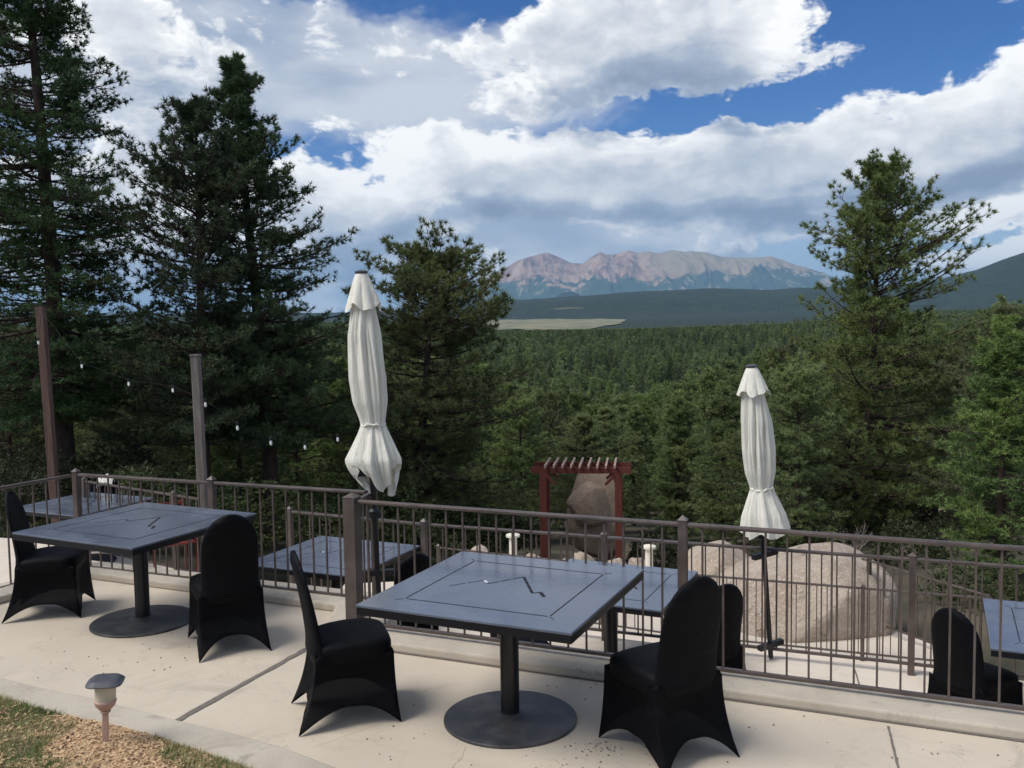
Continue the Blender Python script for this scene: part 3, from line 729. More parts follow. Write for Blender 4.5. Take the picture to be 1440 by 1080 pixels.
# ------------------------------------------------------------------ railings
bal_cache = {}
def railing(name, label, A, B, zA, zB, posts, floor=.10, h=.86, step=.121, br=.0068, tr=(.042, .026), post_w=.052, post_dn=.12, group='brown steel railings of the terraces', posth=.03):
    A = np.array(A, float); B = np.array(B, float); L = np.linalg.norm(B-A); u = (B-A)/L
    r = empty(name, (A[0], A[1], zA), math.atan2(u[1], u[0])); dz = zB-zA
    sl_ = math.atan2(dz, L); LL = math.hypot(L, dz)
    Mr = Matrix.Rotation(-sl_, 4, 'Y')
    MB().box((L/2, 0, floor+h+dz/2), (LL, tr[0], tr[1]), M_=Mr).build('top_rail', M['rail'], r, bevel=.008)
    MB().box((L/2, 0, floor+dz/2), (LL, .03, .022), M_=Mr).build('bottom_rail', M['rail'], r, bevel=.003)
    key = (round(h, 3), br)
    if key not in bal_cache:
        m_ = MB().tube([(0, 0, 0), (0, 0, h-.01)], br*1.2, 4, sq=True); o = m_.build('baluster', M['rail'], r); bal_cache[key] = o.data; first = o
    else:
        first = bpy.data.objects.new('baluster', bal_cache[key]); C.objects.link(first); first.parent = r
    n = int(L/step); k0 = 0
    for k in range(1, n):
        s = k*L/n
        if any(abs(s-p) < post_w*.8 for p in posts): continue
        o = first if k0 == 0 else first.copy()
        if k0: C.objects.link(o)
        o.location = (s, .0, floor+.005+dz*s/L); k0 += 1
    for s in posts:
        w = .092 if s == 0.001 else post_w; m_ = MB().box((s, 0, (floor+h+posth-post_dn)/2+dz*s/L), (w, w, floor+h+posth+post_dn))
        zt = floor+h+posth+dz*s/L; cx = w/2+.004
        m_.add([(s-cx, -cx, zt), (s+cx, -cx, zt), (s+cx, cx, zt), (s-cx, cx, zt), (s, 0, zt+.03)], [(0, 1, 4), (1, 2, 4), (2, 3, 4), (3, 0, 4), (3, 2, 1, 0)])
        m_.box((s, 0, -post_dn+.005+dz*s/L), (w*2.4, w*2.4, .01))
        m_.build('post', M['rail'], r)
    return tag(r, label, 'railing', group)
g_ = 'brown steel railings of the terraces'
def s_at(P0, u, p): return float((np.array(p[:2])-P0)@u)
railing('railing', 'nearest brown railing running across the right half behind the nearest table', PF, PF+d*8.2, 0, 0, [0.001, 2.33, 4.9, 7.4], post_dn=0., br=.0068)

L2 = np.linalg.norm(JF-PF)
railing('railing', 'short return of railing going back from the thick corner post to the left umbrella', PF+np.array([-.005, .05]), JF, 0, -.03, [L2], post_dn=0., h=.83)
Pl = LC; ul = (JF-Pl)/np.linalg.norm(JF-Pl); Ll = np.linalg.norm(JF-Pl)
railing('railing', 'brown railing behind the left table of the upper terrace', Pl, JF-ul*.05, -.045, -.03, [0.0, 1.52], post_dn=-.1, h=.83)
railing('railing', 'brown railing leaving the frame at the left edge beside the leftmost chair', Pl+ld*.06, LE, -.045, -.045, [2.1, 4.1], post_dn=-.1, h=.83)
railing('railing', 'second brown railing along the outer edge of the lower terrace', (-2.38, 9.80), (-.86, 9.061), -.76, -.76, [0.0, 1.66], h=.87, br=.0068)
B0 = np.array([-.86, 9.061]); B1 = np.array([6.2, 6.33]); ub = (B1-B0)/np.linalg.norm(B1-B0)
railing('railing', 'long second railing behind the lower tables, carrying the right umbrella', B0+ub*.05, B1, -.76, -.76, [1.75, s_at(B0, ub, (3.19, 7.5)), 6.4], h=.87, br=.0068)
railing('railing', 'short railing behind the farthest left table, dropping to the right', (-5.55, 11.95), (-3.55, 10.55), -.76, -.76, [0.02, 1.9], h=.87, br=.0075)
railing('railing', 'low railing behind the rocks left of the red arbor', (-1.22, 14.75), (2.2, 13.05), -2.4, -2.4, [0.0, 2.2], h=.88, br=.0075, step=.13, group=g_)
railing('railing', 'low third railing in front of the big boulder', (2.2, 13.05), (6.05, 11.62), -2.4, -2.4, [0.02, s_at(np.array([2.2, 13.05]), np.array([.937, -.348]), (4.57, 12.05))], h=.88, br=.0075, step=.13)
railing('railing', 'railing going back along the dark slope right of the big boulder', (6.07, 11.72), (5.1, 13.5), -2.4, -2.36, [1.9], h=.88, br=.0075, step=.13)

# ------------------------------------------------------------------ umbrellas
def umbrella(base, top, pole_dn, wtop, prof, ntail, tail, seed, label, kind):
    base = Vector([float(q) for q in base]); top = Vector([float(q) for q in top]); r = empty('patio_umbrella', base); axis = (top-base); H = axis.length
    q = axis.to_track_quat('Z', 'X'); r.rotation_euler = q.to_euler()
    MB().lathe([(.021, -pole_dn), (.021, H-.01)], 16).build('pole', M['black_metal'], r, autos=40)
    MB().lathe([(.012, H-.012), (.045, H-.008), (.050, H+.006), (.03, H+.014), (.0, H+.016)], 20).build('finial', M['cap_grey'], r, autos=40)
    rr = random.Random(seed); n = 128
    ph = [rr.uniform(0, 6.28) for _ in range(6)]
    # main canopy
    rows = 60; V = []; Fc = []
    zt = H-.06; zb = prof[-1][0]
    ks = [p[0] for p in prof]; rs = [p[1] for p in prof]; fo = [p[2] for p in prof]; ox = [p[3] for p in prof]
    for i in range(rows+1):
        u = i/rows
        for k in range(n):
            th = 2*PI*k/n
            td = (.5+.5*math.cos(ntail*th+ph[0]))**.8*.75 + .25*(.5+.5*math.cos(th+ph[1]))
            L = (zb if tail < .1 else 1.34) + (tail if tail < .1 else .30)*(.0+1.*td); dd = u*L
            rad = np.interp(dd, ks, rs); f = np.interp(dd, ks, fo); o_x = np.interp(dd, ks, ox)
            w = abs(math.sin(4.5*th+ph[2]+1.3*math.sin(dd*2.2+ph[3])))**.6 - .62
            w2 = (abs(math.sin(8.5*th+ph[4]+1.6*math.sin(dd*1.7)))-.6)*.45+math.sin(29*th+ph[5]-3.*dd)*.10
            rr_ = rad*(1 + f*(w*1.2+w2))
            wav = .012*math.sin(th*2+dd*5+ph[3])
            V.append((rr_*math.cos(th)+o_x+wav*f, rr_*math.sin(th)*.92, zt-dd))
    for i in range(rows):
        for k in range(n): a, b = i*n+k, i*n+(k+1) % n; Fc.append((a+n, b+n, b, a))
    cn = MB().add(V, Fc).build('canopy', M['canvas'], r, smooth=True)
    # top vent skirt
    V = []; Fc = []; rows = 12; hv = wtop[1]
    for i in range(rows+1):
        u = i/rows
        for k in range(n):
            th = 2*PI*k/n; dd = u*hv*(1+.10*math.cos(4*th+ph[1])+.05*math.sin(7*th))
            rad = .045+(wtop[0]-.045)*u**.85
            rad *= 1+.22*u*(abs(math.sin(4*th+ph[1]/2+.4))**.7-.6)
            V.append((rad*math.cos(th), rad*math.sin(th)*.95, H-.012-dd))
    for i in range(rows):
        for k in range(n): a, b = i*n+k, i*n+(k+1) % n; Fc.append((a+n, b+n, b, a))
    MB().add(V, Fc).build('vent_flap', M['canvas'], cn, smooth=True)
    zti = zt-prof[kind][0]; rad = prof[kind][1]*1.05
    tb = MB(); pts = [(rad*math.cos(a)+prof[kind][3], rad*math.sin(a)*.93, zti+.006*math.sin(3*a)) for a in np.linspace(0, 2*PI, 40)]
    tb.tube(pts, .009, 6, cap=False)
    for s_ in (-1, 1): tb.tube([(prof[kind][3]+s_*.01, -rad, zti), (prof[kind][3]+s_*.035, -rad-.012, zti+.012), (prof[kind][3]+s_*.06, -rad, zti-.01)], [.006, .009, .005], 6)
    tb.build('tie_strap', M['canvas'], cn, smooth=True)
    # runner hub with folded ribs ends just under the cloth
    MB().lathe([(.03, zt-zb-tail*.6-.06), (.045, zt-zb-tail*.6-.05), (.045, zt-zb-tail*.6), (.03, zt-zb-tail*.6+.02)], 16).build('hub', M['black_metal'], r)
    return tag(r, label, 'umbrella', 'closed cream patio umbrellas')
D1 = 6.93
b1 = at(533, 845, D1); t1 = at(508, 383, D1)
prof1 = [(0., .045, .05, 0), (.14, .070, .25, .0), (.40, .105, .32, -.005), (.72, .118, .32, .01), (.90, .112, .28, .02), (1.02, .088, .22, .028), (1.07, .082, .18, .03), (1.14, .105, .25, .03), (1.26, .150, .35, .025), (1.33, .175, .38, .02), (1.41, .160, .42, .03), (1.50, .125, .45, .05), (1.60, .08, .45, .07)]
u1 = umbrella(b1, t1, .0, (.128, .25), prof1, 3, .20, 5, 'tall closed cream umbrella strapped to the railing left of centre', 6)
D2 = 7.86
b2 = at(1084, 925, D2); t2 = at(1057, 515, D2-.1)
prof2 = [(0., .045, .05, 0), (.14, .080, .25, 0.), (.40, .110, .32, .01), (.66, .122, .32, .012), (.84, .112, .28, .015), (.94, .092, .22, .016), (.98, .086, .2, .018), (1.06, .115, .22, .02), (1.20, .160, .28, .025), (1.32, .185, .28, .03)]
u2 = umbrella(b2, t2, .0, (.130, .21), prof2, 5, .07, 9, 'closed cream umbrella clamped to the second railing in front of the boulder', 6)
for u, zs in ((u1, (.22, .98)), (u2, (.12, .92))):
    for z in zs:
        MB().box((0, -.01, z), (.26, .05, .045)).build('clamp', M['black_metal'], u, bevel=.004)

# ------------------------------------------------------------------ wooden masts and string lights
def mast(p0, p1, w, m, label):
    b = Vector([float(q) for q in p0]); e_ = Vector([float(q) for q in p1]); r = empty('wooden_post', b); r.rotation_euler = (e_-b).to_track_quat('Z', 'X').to_euler(); L = (e_-b).length
    MB().box((0, 0, L/2), (w, w, L)).build('shaft', m, r, bevel=.008)
    MB().box((0, 0, L+.009), (w*1.1, w*1.1, .018)).build('cap', M['cable'] if m is not M['wood_grey'] else M['wood_grey'], r)
    return tag(r, label, 'post', 'tall wooden posts for the string lights')
pm1 = at(57, 430, 12.6); pb1 = at(84, 790, 12.6); mast(pb1, pm1, .105, M['wood_brown'], 'tall dark brown wooden post beside the leftmost tree')
pm2 = at(275, 501, 8.35); pb2 = at(291, 805, 8.35); mast(pb2, pm2, .075, M['wood_grey'], 'shorter grey weathered wooden post behind the left railing')
st_ = empty('string_lights', pm1)
PTS = [(57, 436, 12.5), (54, 482, 11.6), (115, 515, 11.), (181, 540, 10.6), (243, 549, 10.2), (289, 569, 8.9), (334, 602, 8.8), (381, 623, 8.9), (429, 629, 9.2), (475, 618, 9.8), (520, 603, 10.4), (562, 583, 16)]
W_ = [at(*q)-np.array(pm1) for q in PTS]
cab = MB(); cab.tube([W_[0]]+[w + np.array([0, 0, .045]) for w in W_[2:-1]]+[W_[-1]], .0018, 5); cab.build('cable', M['cable'], st_)
cab = MB(); cab.tube([W_[0]+np.array([.02, 0, .0]), W_[1]+np.array([0, 0, .05])], .0045, 5); cab.build('cable', M['cable'], st_)
fb_ = None
for w in W_[1:-1]:
    if fb_ is None:
        fb_ = MB().lathe([(.0, -.024), (.008, -.021), (.0125, -.008), (.012, .004), (.010, .022), (.009, .03)], 12).build('bulb', M['bulb'], st_, smooth=True)
        sk_ = MB().lathe([(.015, .026), (.015, .055), (.006, .06)], 10).build('socket', M['cable'], fb_); o = fb_
    else:
        o = copy_tree(fb_); o.parent = st_
    o.location = [float(q) for q in w]
tag(st_, 'string of small white bulbs sagging from the tall brown post across the left trees', 'string lights')

gd = np.random.default_rng(3); cr = MB()
for (cx, cy, n_c, sg) in ((.42, 4.66, 45, .07), (.30, 4.42, 40, .12), (-.6, 4.6, 40, .5), (1.9, 4.55, 60, .6), (-2.6, 6.2, 40, .5), (.5, 5.3, 40, .5)):
    for k in range(n_c):
        r_ = gd.uniform(.0015, .0045); cr.box((cx+gd.normal(0, sg), cy+gd.normal(0, sg*.5), r_*.6+.001), (r_*2, r_*1.4, r_), rz=gd.uniform(0, 3))
tag(cr.build('dirt_crumbs', M['joint']), 'scattered crumbs of dirt and bark on the terrace floor', 'debris', kind='stuff')

# ------------------------------------------------------------------ path light
pl = empty('path_light', (*on(148, 1046, .05)[:2], .04)); pl.rotation_euler = (0, R(2.5), R(12))
MB().box((0, 0, .085), (.030, .018, .19)).build('stake', M['copper'], pl, bevel=.003)
MB().lathe([(.006, .175), (.024, .178), (.028, .184), (.02, .19)], 20).build('collar', M['copper'], pl, smooth=True)
MB().lathe([(.012, .186), (.030, .196), (.048, .215), (.054, .236), (.055, .242), (.050, .244)], 28).build('bowl', M['copper'], pl, smooth=True)
MB().lathe([(.046, .236), (.050, .24), (.053, .335), (.050, .337)], 28).build('lens', M['glass'], pl, autos=40)
cp = MB(); V = []; nq = 24
for (hw, z) in ((.088, .334), (.090, .339), (.066, .358), (.050, .362)):
    for k in range(nq):
        a = 2*PI*k/nq; c_, s_ = math.cos(a), math.sin(a); V.append((hw*abs(c_)**.5*(1 if c_ > 0 else -1), hw*abs(s_)**.5*(1 if s_ > 0 else -1), z))
cp.add(V, [(i*nq+k, i*nq+(k+1) % nq, (i+1)*nq+(k+1) % nq, (i+1)*nq+k) for i in range(3) for k in range(nq)]+[tuple(range(nq-1, -1, -1)), tuple(range(3*nq, 4*nq))])
cp.build('cap', M['cap_grey'], pl, bevel=.002)
tag(pl, 'small copper coloured solar path light with a grey cap in the wood chips', 'path light')

# ------------------------------------------------------------------ arbor, rocks, white bollards, red chair
bz = at(768, 790, 23)[2]
ar = empty('arbor', (at(819, 790, 23)[0], 23, bz), R(-8))
Hp = 2.30; hwid = .92
for sx_ in (-1, 1):
    for sy in (-1, 1):
        MB().box((sx_*hwid, sy*.38, Hp/2), (.17, .15, Hp)).build('post', M['wood_red'], ar)
    lt = MB()  # added slanted bars, standing in for stripes of sunlight on the posts
    for k in range(9):
        Mx = Matrix.Rotation(R(32), 4, 'X'); lt.box((sx_*hwid, 0, .28+k*.235), (.03, .70, .04), M_=Mx)
    lt.build('sun_stripe_bars', M['wood_red'], ar)
    for sy in (-1, 1):
        Mx = Matrix.Rotation(-sx_*R(45), 4, 'Y'); MB().box((sx_*(hwid-.17), sy*.44, Hp-.14), (.42, .028, .07), M_=Mx).build('brace', M['wood_red'], ar)
for sy in (-1, 1): MB().box((0, sy*.40, Hp+.06), (2.45, .045, .15)).build('beam', M['wood_red'], ar)
for k in range(9):
    MB().box((-.84+k*.21, 0, Hp+.185), (.045, 1.35, .07)).build('rafter', M['wood_pale'], ar)
tag(ar, 'dark red wooden arbor with slatted roof standing below the terraces', 'arbor')

def rock(name, c_, s_, seed, m, label, group=None, rz=0., sub=5, amp=.22, flat=-.6, cat='boulder'):
    import bmesh
    gr_ = np.random.default_rng(seed+50); planes = []
    for _ in range(11):
        v_ = gr_.normal(0, 1, 3); v_ /= np.linalg.norm(v_); planes.append((v_, gr_.uniform(.62, .92)))
    bm = bmesh.new(); bmesh.ops.create_icosphere(bm, subdivisions=sub, radius=1.)
    for v in bm.verts:
        p = v.co; l = np.array([p.x, p.y, p.z])
        n1 = fbm(np.array([p.x*1.3+seed*3.1+p.z]), np.array([p.y*1.3-p.z*1.7+seed]), 4, seed)[0]-.5
        n2 = fbm(np.array([p.x*5+p.z*3.]), np.array([p.y*5-p.z*4+seed]), 4, seed+5)[0]-.5
        k = 1+n1*amp*2.2+n2*amp*.35
        q_ = l*k
        for pn, pd in planes:
            dd_ = q_@pn-pd
            if dd_ > 0: q_ = q_-pn*dd_*.88
        q_ = q_*(1+.035*(n2+n1)); q_ = np.sign(q_)*np.abs(q_)**.86
        if q_[2] < flat: q_[2] = flat
        v.co = (q_[0]*s_[0], q_[1]*s_[1], (q_[2]-flat)*s_[2])
    me = bpy.data.meshes.new(name); bm.to_mesh(me); bm.free(); me.polygons.foreach_set('use_smooth', [True]*len(me.polygons)); me.materials.append(m)
    o = bpy.data.objects.new(name, me); C.objects.link(o); o.location = [float(q) for q in c_]; o.rotation_euler = (0, 0, rz)
    return tag(o, label, cat, group)
rock('boulder', (4.33, 14.0, -2.42), (1.34, 1.2, .92), 3, M['granite'], 'huge pale speckled granite boulder behind the right umbrella', amp=.13, flat=-.22)
rock('boulder', (3.42, 15.4, -2.45), (.80, .7, .95), 8, M['granite'], 'smaller pointed boulder leaning at the left of the huge boulder', amp=.2, flat=-.1)
p = at(826, 790, 24.6)
rock('standing_rock', (p[0]+.22, 24.7, p[2]-.1), (.86, .55, 1.40), 14, M['granite_dark'], 'tall brown standing rock seen through the red arbor', amp=.12, flat=-.95)
rock('standing_rock', (at(829, 700, 24.2)[0], 24.25, at(820, 740, 24.2)[2]), (.58, .5, .60), 21, M['granite_dark'], 'rounded rock head resting against the tall standing rock in the arbor', amp=.10, flat=-.95)
GR = 'small pale rocks behind the low railing'
for i, (x, y, Y_, s) in enumerate([(672, 790, 16.3, .42), (752, 792, 16.6, .36), (690, 794, 16.0, .26), (822, 795, 17., .40), (862, 800, 17., .38), (898, 800, 16.6, .36), (1000, 800, 16.2, .5), (641, 792, 16.4, .24), (930, 806, 16.4, .3)]):
    p = at(x, y, Y_); s *= .68; nm_ = ['peaked pale rock left of the left white bollard', 'pointed pale rock at the left foot of the arbor', 'small low rock just left of the left white bollard', 'broad pale rock in the middle of the arbor opening', 'pale rock at the right foot of the arbor',
          'pale rock beside the right white bollard', 'rock tucked against the huge boulder on its left', 'leftmost small rock behind the table top', 'small rock between right bollard and boulders'][i]
    rock('rock', (p[0], p[1], p[2]-.25), (s, s*.9, s*1.25), 30+i, M['granite'], nm_, GR, sub=4, amp=.3, flat=-.5, cat='rock')
for x, y, Y_, s, l in [(1322, 742, 38, 1.3, 'pale rock outcrop showing between the trunks near the right edge'), (1292, 560, 75, 1.7, 'pale outcrop high in the right slope'), (1180, 760, 30, .6, 'small grey rock below the right pine'),
                       (1212, 700, 34, .5, 'pair of pale stones right of the pine trunk'), (1350, 700, 42, 1.1, 'second pale outcrop between the right trunks')]:
    p = at(x, y, Y_); rock('rock', (p[0], p[1], p[2]-s*.7), (s*1.3, s, s*.9), int(x), M['granite'], l, 'rock outcrops in the right slope', sub=4, amp=.3, cat='rock')
for x, y0, y1, l in [(722, 750, 800, 'cream capped bollard left of the arbor'), (913, 766, 815, 'cream capped bollard right of the arbor')]:
    p0 = at(x, y1, 15.2); r = empty('bollard', p0); h = at(x, y0, 15.2)[2]-p0[2]
    MB().lathe([(.065, 0), (.065, h-.06)], 20).build('shaft', M['white'], r, autos=40)
    MB().lathe([(.07, h-.07), (.115, h-.055), (.115, h-.02), (.05, h)], 20).build('cap', M['white'], r, autos=40)
    tag(r, l, 'bollard', 'cream bollards behind the low railing')
# red slatted garden chair left
p = on(246, 815, -.75)
rc = empty('garden_chair', (p[0]-.1, p[1]+.15, -.75), R(35))
for k in range(6): MB().box((0, .22, .45+k*.075), (.46, .02, .035)).build('back_slat', M['red_metal'], rc)
sb = MB()
for k in range(6): sb.box((0, -.2+k*.08, .42), (.46, .055, .02))
sb.build('seat', M['red_metal'], rc)
for sx_ in (-1, 1):
    MB().tube([(sx_*.24, .24, 0), (sx_*.24, .21, .42), (sx_*.24, .26, .88)], .016, 6).build('leg', M['red_metal'], rc)
    MB().tube([(sx_*.24, -.24, 0), (sx_*.24, -.22, .62), (sx_*.24, .2, .63)], .016, 6).build('leg', M['red_metal'], rc)
tag(rc, 'dark red slatted garden chair glimpsed under the left table', 'chair')

# ------------------------------------------------------------------ lawn grass and wood chips
n = 2600
k2a = np.array(k2)
def lawn_pts(n, dmax):
    i = rng.integers(0, len(k2)-1, n); s = rng.random(n)[:, None]; b = k2a[i]*(1-s)+k2a[i+1]*s
    u = rng.random(n)**1.3; tgt = np.stack([b[:, 0]*.45-.8, np.full(n, -.5)], -1)
    p = b + (tgt-b)*(u*dmax)[:, None]; return p, .03+.55*u*dmax
pth = pl.location
P, z = lawn_pts(90000, .36)
pat = fbm(P[:, 0]*2.1+5, P[:, 1]*2.1, 4, 77); dl = np.hypot((P[:, 0]-pth[0]-.05)/.34, (P[:, 1]-pth[1]+.02)/.33)
dr = dl + (pat-.5)*1.5
keep = (dr > .72) & (pat > .33); P = P[keep]; z = z[keep]
m = len(P); h = rng.uniform(.012, .042, m); a = rng.uniform(0, 2*PI, m); ln = rng.normal(0, .5, (m, 2))*h[:, None]; w = rng.uniform(.0012, .0026, m)
B = np.stack([P[:, 0], P[:, 1], z-.002], -1); wv = np.stack([np.cos(a)*w, np.sin(a)*w, 0*w], -1)
V = np.stack([B-wv, B+wv, B+np.stack([ln[:, 0], ln[:, 1], h], -1)], 1).reshape(-1, 3)
tag(np_mesh('grass', V, np.arange(3*m).reshape(-1, 3), M['grass']), 'short patchy half dry grass in the bottom left corner', 'grass', kind='stuff')
P, z = lawn_pts(80000, .36)
pat = fbm(P[:, 0]*2.1+5, P[:, 1]*2.1, 4, 77); dl = np.hypot((P[:, 0]-pth[0]-.05)/.34, (P[:, 1]-pth[1]+.02)/.33); dr = dl+(pat-.5)*1.5
keep = (dr < .8) | ((pat < .40) & (rng.random(len(P)) < .6)) | (rng.random(len(P)) < .07); P = P[keep]; z = z[keep]; m = len(P)
Lc = rng.uniform(.006, .02, m); wc = rng.uniform(.002, .006, m); a = rng.uniform(0, 2*PI, m); tl = rng.uniform(-.5, .5, m)
ux = np.stack([np.cos(a)*np.cos(tl), np.sin(a)*np.cos(tl), np.sin(tl)], -1)*Lc[:, None]; vx = np.stack([-np.sin(a), np.cos(a), rng.uniform(-.5, .5, m)], -1)*wc[:, None]
B = np.stack([P[:, 0], P[:, 1], z+rng.uniform(.002, .012, m)], -1)
V = np.stack([B-ux-vx, B+ux-vx, B+ux+vx, B-ux+vx], 1).reshape(-1, 3)
tag(np_mesh('wood_chips', V, np.arange(4*m).reshape(-1, 4), M['chip']), 'tan wood chips spread round the path light', 'wood chips', kind='stuff')

# ------------------------------------------------------------------ trees
def norm(v): return v/np.maximum(np.linalg.norm(v, axis=-1, keepdims=True), 1e-9)
def tubes_np(P0, P1, r0, r1, k=3):
    n = len(P0); dd = norm(P1-P0); a = np.where(np.abs(dd[:, 2:3]) < .9, np.array([[0, 0, 1.]]), np.array([[0, 1., 0]]))
    u = norm(np.cross(dd, a)); w = np.cross(dd, u); th = 2*PI*np.arange(k)/k
    ring = u[:, None]*np.cos(th)[None, :, None]+w[:, None]*np.sin(th)[None, :, None]
    V = np.concatenate([P0[:, None]+ring*np.reshape(r0, (-1, 1, 1)), P1[:, None]+ring*np.reshape(r1, (-1, 1, 1))], 1).reshape(-1, 3)
    b = (np.arange(n)*2*k)[:, None]; j = np.arange(k)
    Fq = np.stack([b+j, b+(j+1) % k, b+(j+1) % k+k, b+j+k], -1).reshape(-1, 4)
    return V, Fq
def pine_data(seed, H, Rm, base=.12, nb=150, twigs=12, tuf=3, nn=12, nl=.14, nw=.014, shape='cone', tr=.16, asc=.35, spread=.6, lean=(0, 0), gap=0., bend=.25, dead=0, jit=.3, twl=.34, up=.95, pw=.78, ub=1.):
    g = np.random.default_rng(seed)
    # trunk
    K_ = 14; zz = np.linspace(0, H, K_); wob = np.cumsum(g.normal(0, .012*H/K_, (K_, 2)), 0)
    tx = lambda z: np.stack([np.interp(z, zz, wob[:, 0])+lean[0]*(z/H)**1.3, np.interp(z, zz, wob[:, 1])+lean[1]*(z/H)**1.3, z], -1)
    TP = tx(zz); rad = tr*(1-zz/H)**.8+.012; rad[0] *= 1.35
    Vw, Fw = [], []; off = 0
    v, f = tubes_np(TP[:-1], TP[1:], rad[:-1], rad[1:], 9); Vw.append(v); Fw.append(f); off += len(v)
    # branches
    u = base + (1-base)*g.random(nb)**ub*.985; u = np.sort(u)
    phi = np.arange(nb)*2.39996+g.normal(0, .5, nb)
    v_ = (u-base)/(1-base)
    if shape == 'cone': L = Rm*(1-v_)**pw*np.clip(.55+v_*6, 0, 1)
    elif shape == 'slim': L = Rm*np.clip((1-v_)*1.55, 0, 1)**.8*np.clip(.6+v_*5, 0, 1)
    elif shape == 'round': L = Rm*np.sqrt(np.clip(1-(np.clip(v_-.35, 0, 1)/.67)**2, 0.02, 1))*np.clip(.7+v_*2, 0, 1)
    else: L = Rm*np.interp(v_, [0, .12, .3, .45, .58, .72, .80, .88, 1.], [.8, 1., 1., .85, .92, .78, .58, .34, .10])
    L = L*g.uniform(1-jit*1.6, 1+jit*.6, nb)*(1+.22*np.sin(phi*1+seed)*1.) + .10
    el = asc + (v_-.4)*up + g.normal(0, .13, nb)
    if gap: 
        kp = g.random(nb) > gap*(.5+.5*np.sin(u*40+seed)); u, phi, L, el, v_ = u[kp], phi[kp], L[kp], el[kp], v_[kp]; nb = len(u)
    S = tx(u*H); hx = np.stack([np.cos(phi), np.sin(phi), 0*phi], -1)
    NS = 6; tt = np.linspace(0, 1, NS); 
    side = np.stack([-np.sin(phi), np.cos(phi), 0*phi], -1); sb_ = g.normal(0, .13, nb)
    def bp(t_):   # t_ shape (...,) index last => points (nb, len, 3)
        t_ = np.asarray(t_)[None, :, None]; Lb = L[:, None, None]; e_ = el[:, None, None]
        return S[:, None]+hx[:, None]*Lb*t_*np.cos(e_)+np.array([0, 0, 1.])*Lb*(t_*np.sin(e_)+bend*(t_**2-.6*t_)) + side[:, None]*Lb*(t_**2)*sb_[:, None, None]
    BP = bp(tt); br = (.008+.010*L)[:, None]*(1-tt*.8)[None]*(.8+tr)
    for i in range(NS-1):
        v, f = tubes_np(BP[:, i], BP[:, i+1], br[:, i], br[:, i+1], 4); Vw.append(v); Fw.append(f+off); off += len(v)
    # twigs
    tw = np.tile(np.linspace(.18, 1., twigs)[None], (nb, 1))+g.uniform(-.04, .04, (nb, twigs)); tw = np.clip(tw, .1, 1.)
    T0 = np.empty((nb, twigs, 3)); TD = np.empty((nb, twigs, 3))
    for j in range(twigs):
        t_ = tw[:, j]; e_ = el
        f_ = lambda q: S+hx*(L*q*np.cos(e_))[:, None]+np.array([0, 0, 1.])*(L*(q*np.sin(e_)+bend*(q**2-.6*q)))[:, None]+side*(L*q*q*sb_)[:, None]
        T0[:, j] = f_(t_); TD[:, j] = norm(f_(t_+.05)-f_(t_-.05))
    sgn = np.where(np.arange(twigs) % 2 == 0, 1., -1.)[None, :, None]
    ang_ = g.uniform(.5, 1.1, (nb, twigs, 1))*np.clip((1.02-tw)[..., None]*4, 0, 1)
    td = norm(TD*np.cos(ang_)+side[:, None]*sgn*np.sin(ang_)+g.normal(0, .16, (nb, twigs, 3))+np.array([0, 0, .14]))
    tl_ = L[:, None]*twl*(1.15-tw)*g.uniform(.6, 1.25, (nb, twigs)) + .10*np.clip(L[:, None]*1.5, .35, 1)
    T0 = T0.reshape(-1, 3); td = td.reshape(-1, 3); tl_ = tl_.reshape(-1); T1 = T0+td*tl_[:, None]
    v, f = tubes_np(T0, T1, .006+.006*tl_, .004+0*tl_, 3); Vw.append(v)
    v4 = f+off; Fw.append(v4); off += len(v)
    # tufts
    s = (np.arange(tuf)+1.)/tuf; TP_ = T0[:, None]+td[:, None]*(tl_[:, None, None]*(.25+.75*s)[None, :, None]); m = TP_.shape[0]
    TP_ = TP_ + g.normal(0, .35*nl, TP_.shape)
    Dn = np.repeat(td[:, None], tuf, 1).reshape(-1, 3); TP_ = TP_.reshape(-1, 3)
    sz = g.uniform(.75, 1.2, len(TP_))*nl
    dirs = norm(Dn[:, None]*.75+g.normal(0, spread, (len(TP_), nn, 3))+np.array([0, 0, .22]))
    ln = sz[:, None, None]*g.uniform(.7, 1.15, (len(TP_), nn, 1))
    wv = norm(np.cross(dirs, g.normal(0, 1, dirs.shape)))*nw
    c_ = TP_[:, None]-dirs*ln*.15
    tip = c_+dirs*ln*1.1; mid = c_+dirs*ln*.45
    Vn = np.stack([c_-wv*.4, mid-wv, tip, mid+wv], 2) if False else np.stack([c_-wv, c_+wv, tip], 2)
    Vn = Vn.reshape(-1, 3)
    Fn = np.arange(len(Vn)).reshape(-1, 3)
    return np.concatenate(Vw), np.concatenate(Fw), Vn, Fn
def pine(name, data, loc, label, nm, group=None, rz=0., sc=1., cat='tree'):
    r = empty(name, loc, rz); r.scale = (sc, sc, sc)
    np_mesh('trunk', data[0], data[1], M['bark'], r, smooth=True)
    np_mesh('crown', data[2], data[3], M[nm], r)
    return tag(r, label, cat, group)
HT = 'large trees standing just below the terrace'
def hero(x, ytop, ybase, Y_, label, nm, **kw):
    b = at(x[1], ybase, Y_); tp = at(x[0], ytop, Y_); H = tp[2]-b[2]; kw['lean'] = (tp[0]-b[0], 0.)
    b[2] = min(b[2], 99)
    return pine('pine_tree', pine_data(H=H, **kw), b, label, nm, HT)
hero((52, -330), 0, 1, 1, '', 'needle_dark', seed=1, Rm=1) if False else None
def H_(x, yt, yb, Y_, label, nm, **kw): return hero((x[0], x[1]), yt, yb, Y_, label, nm, **kw)
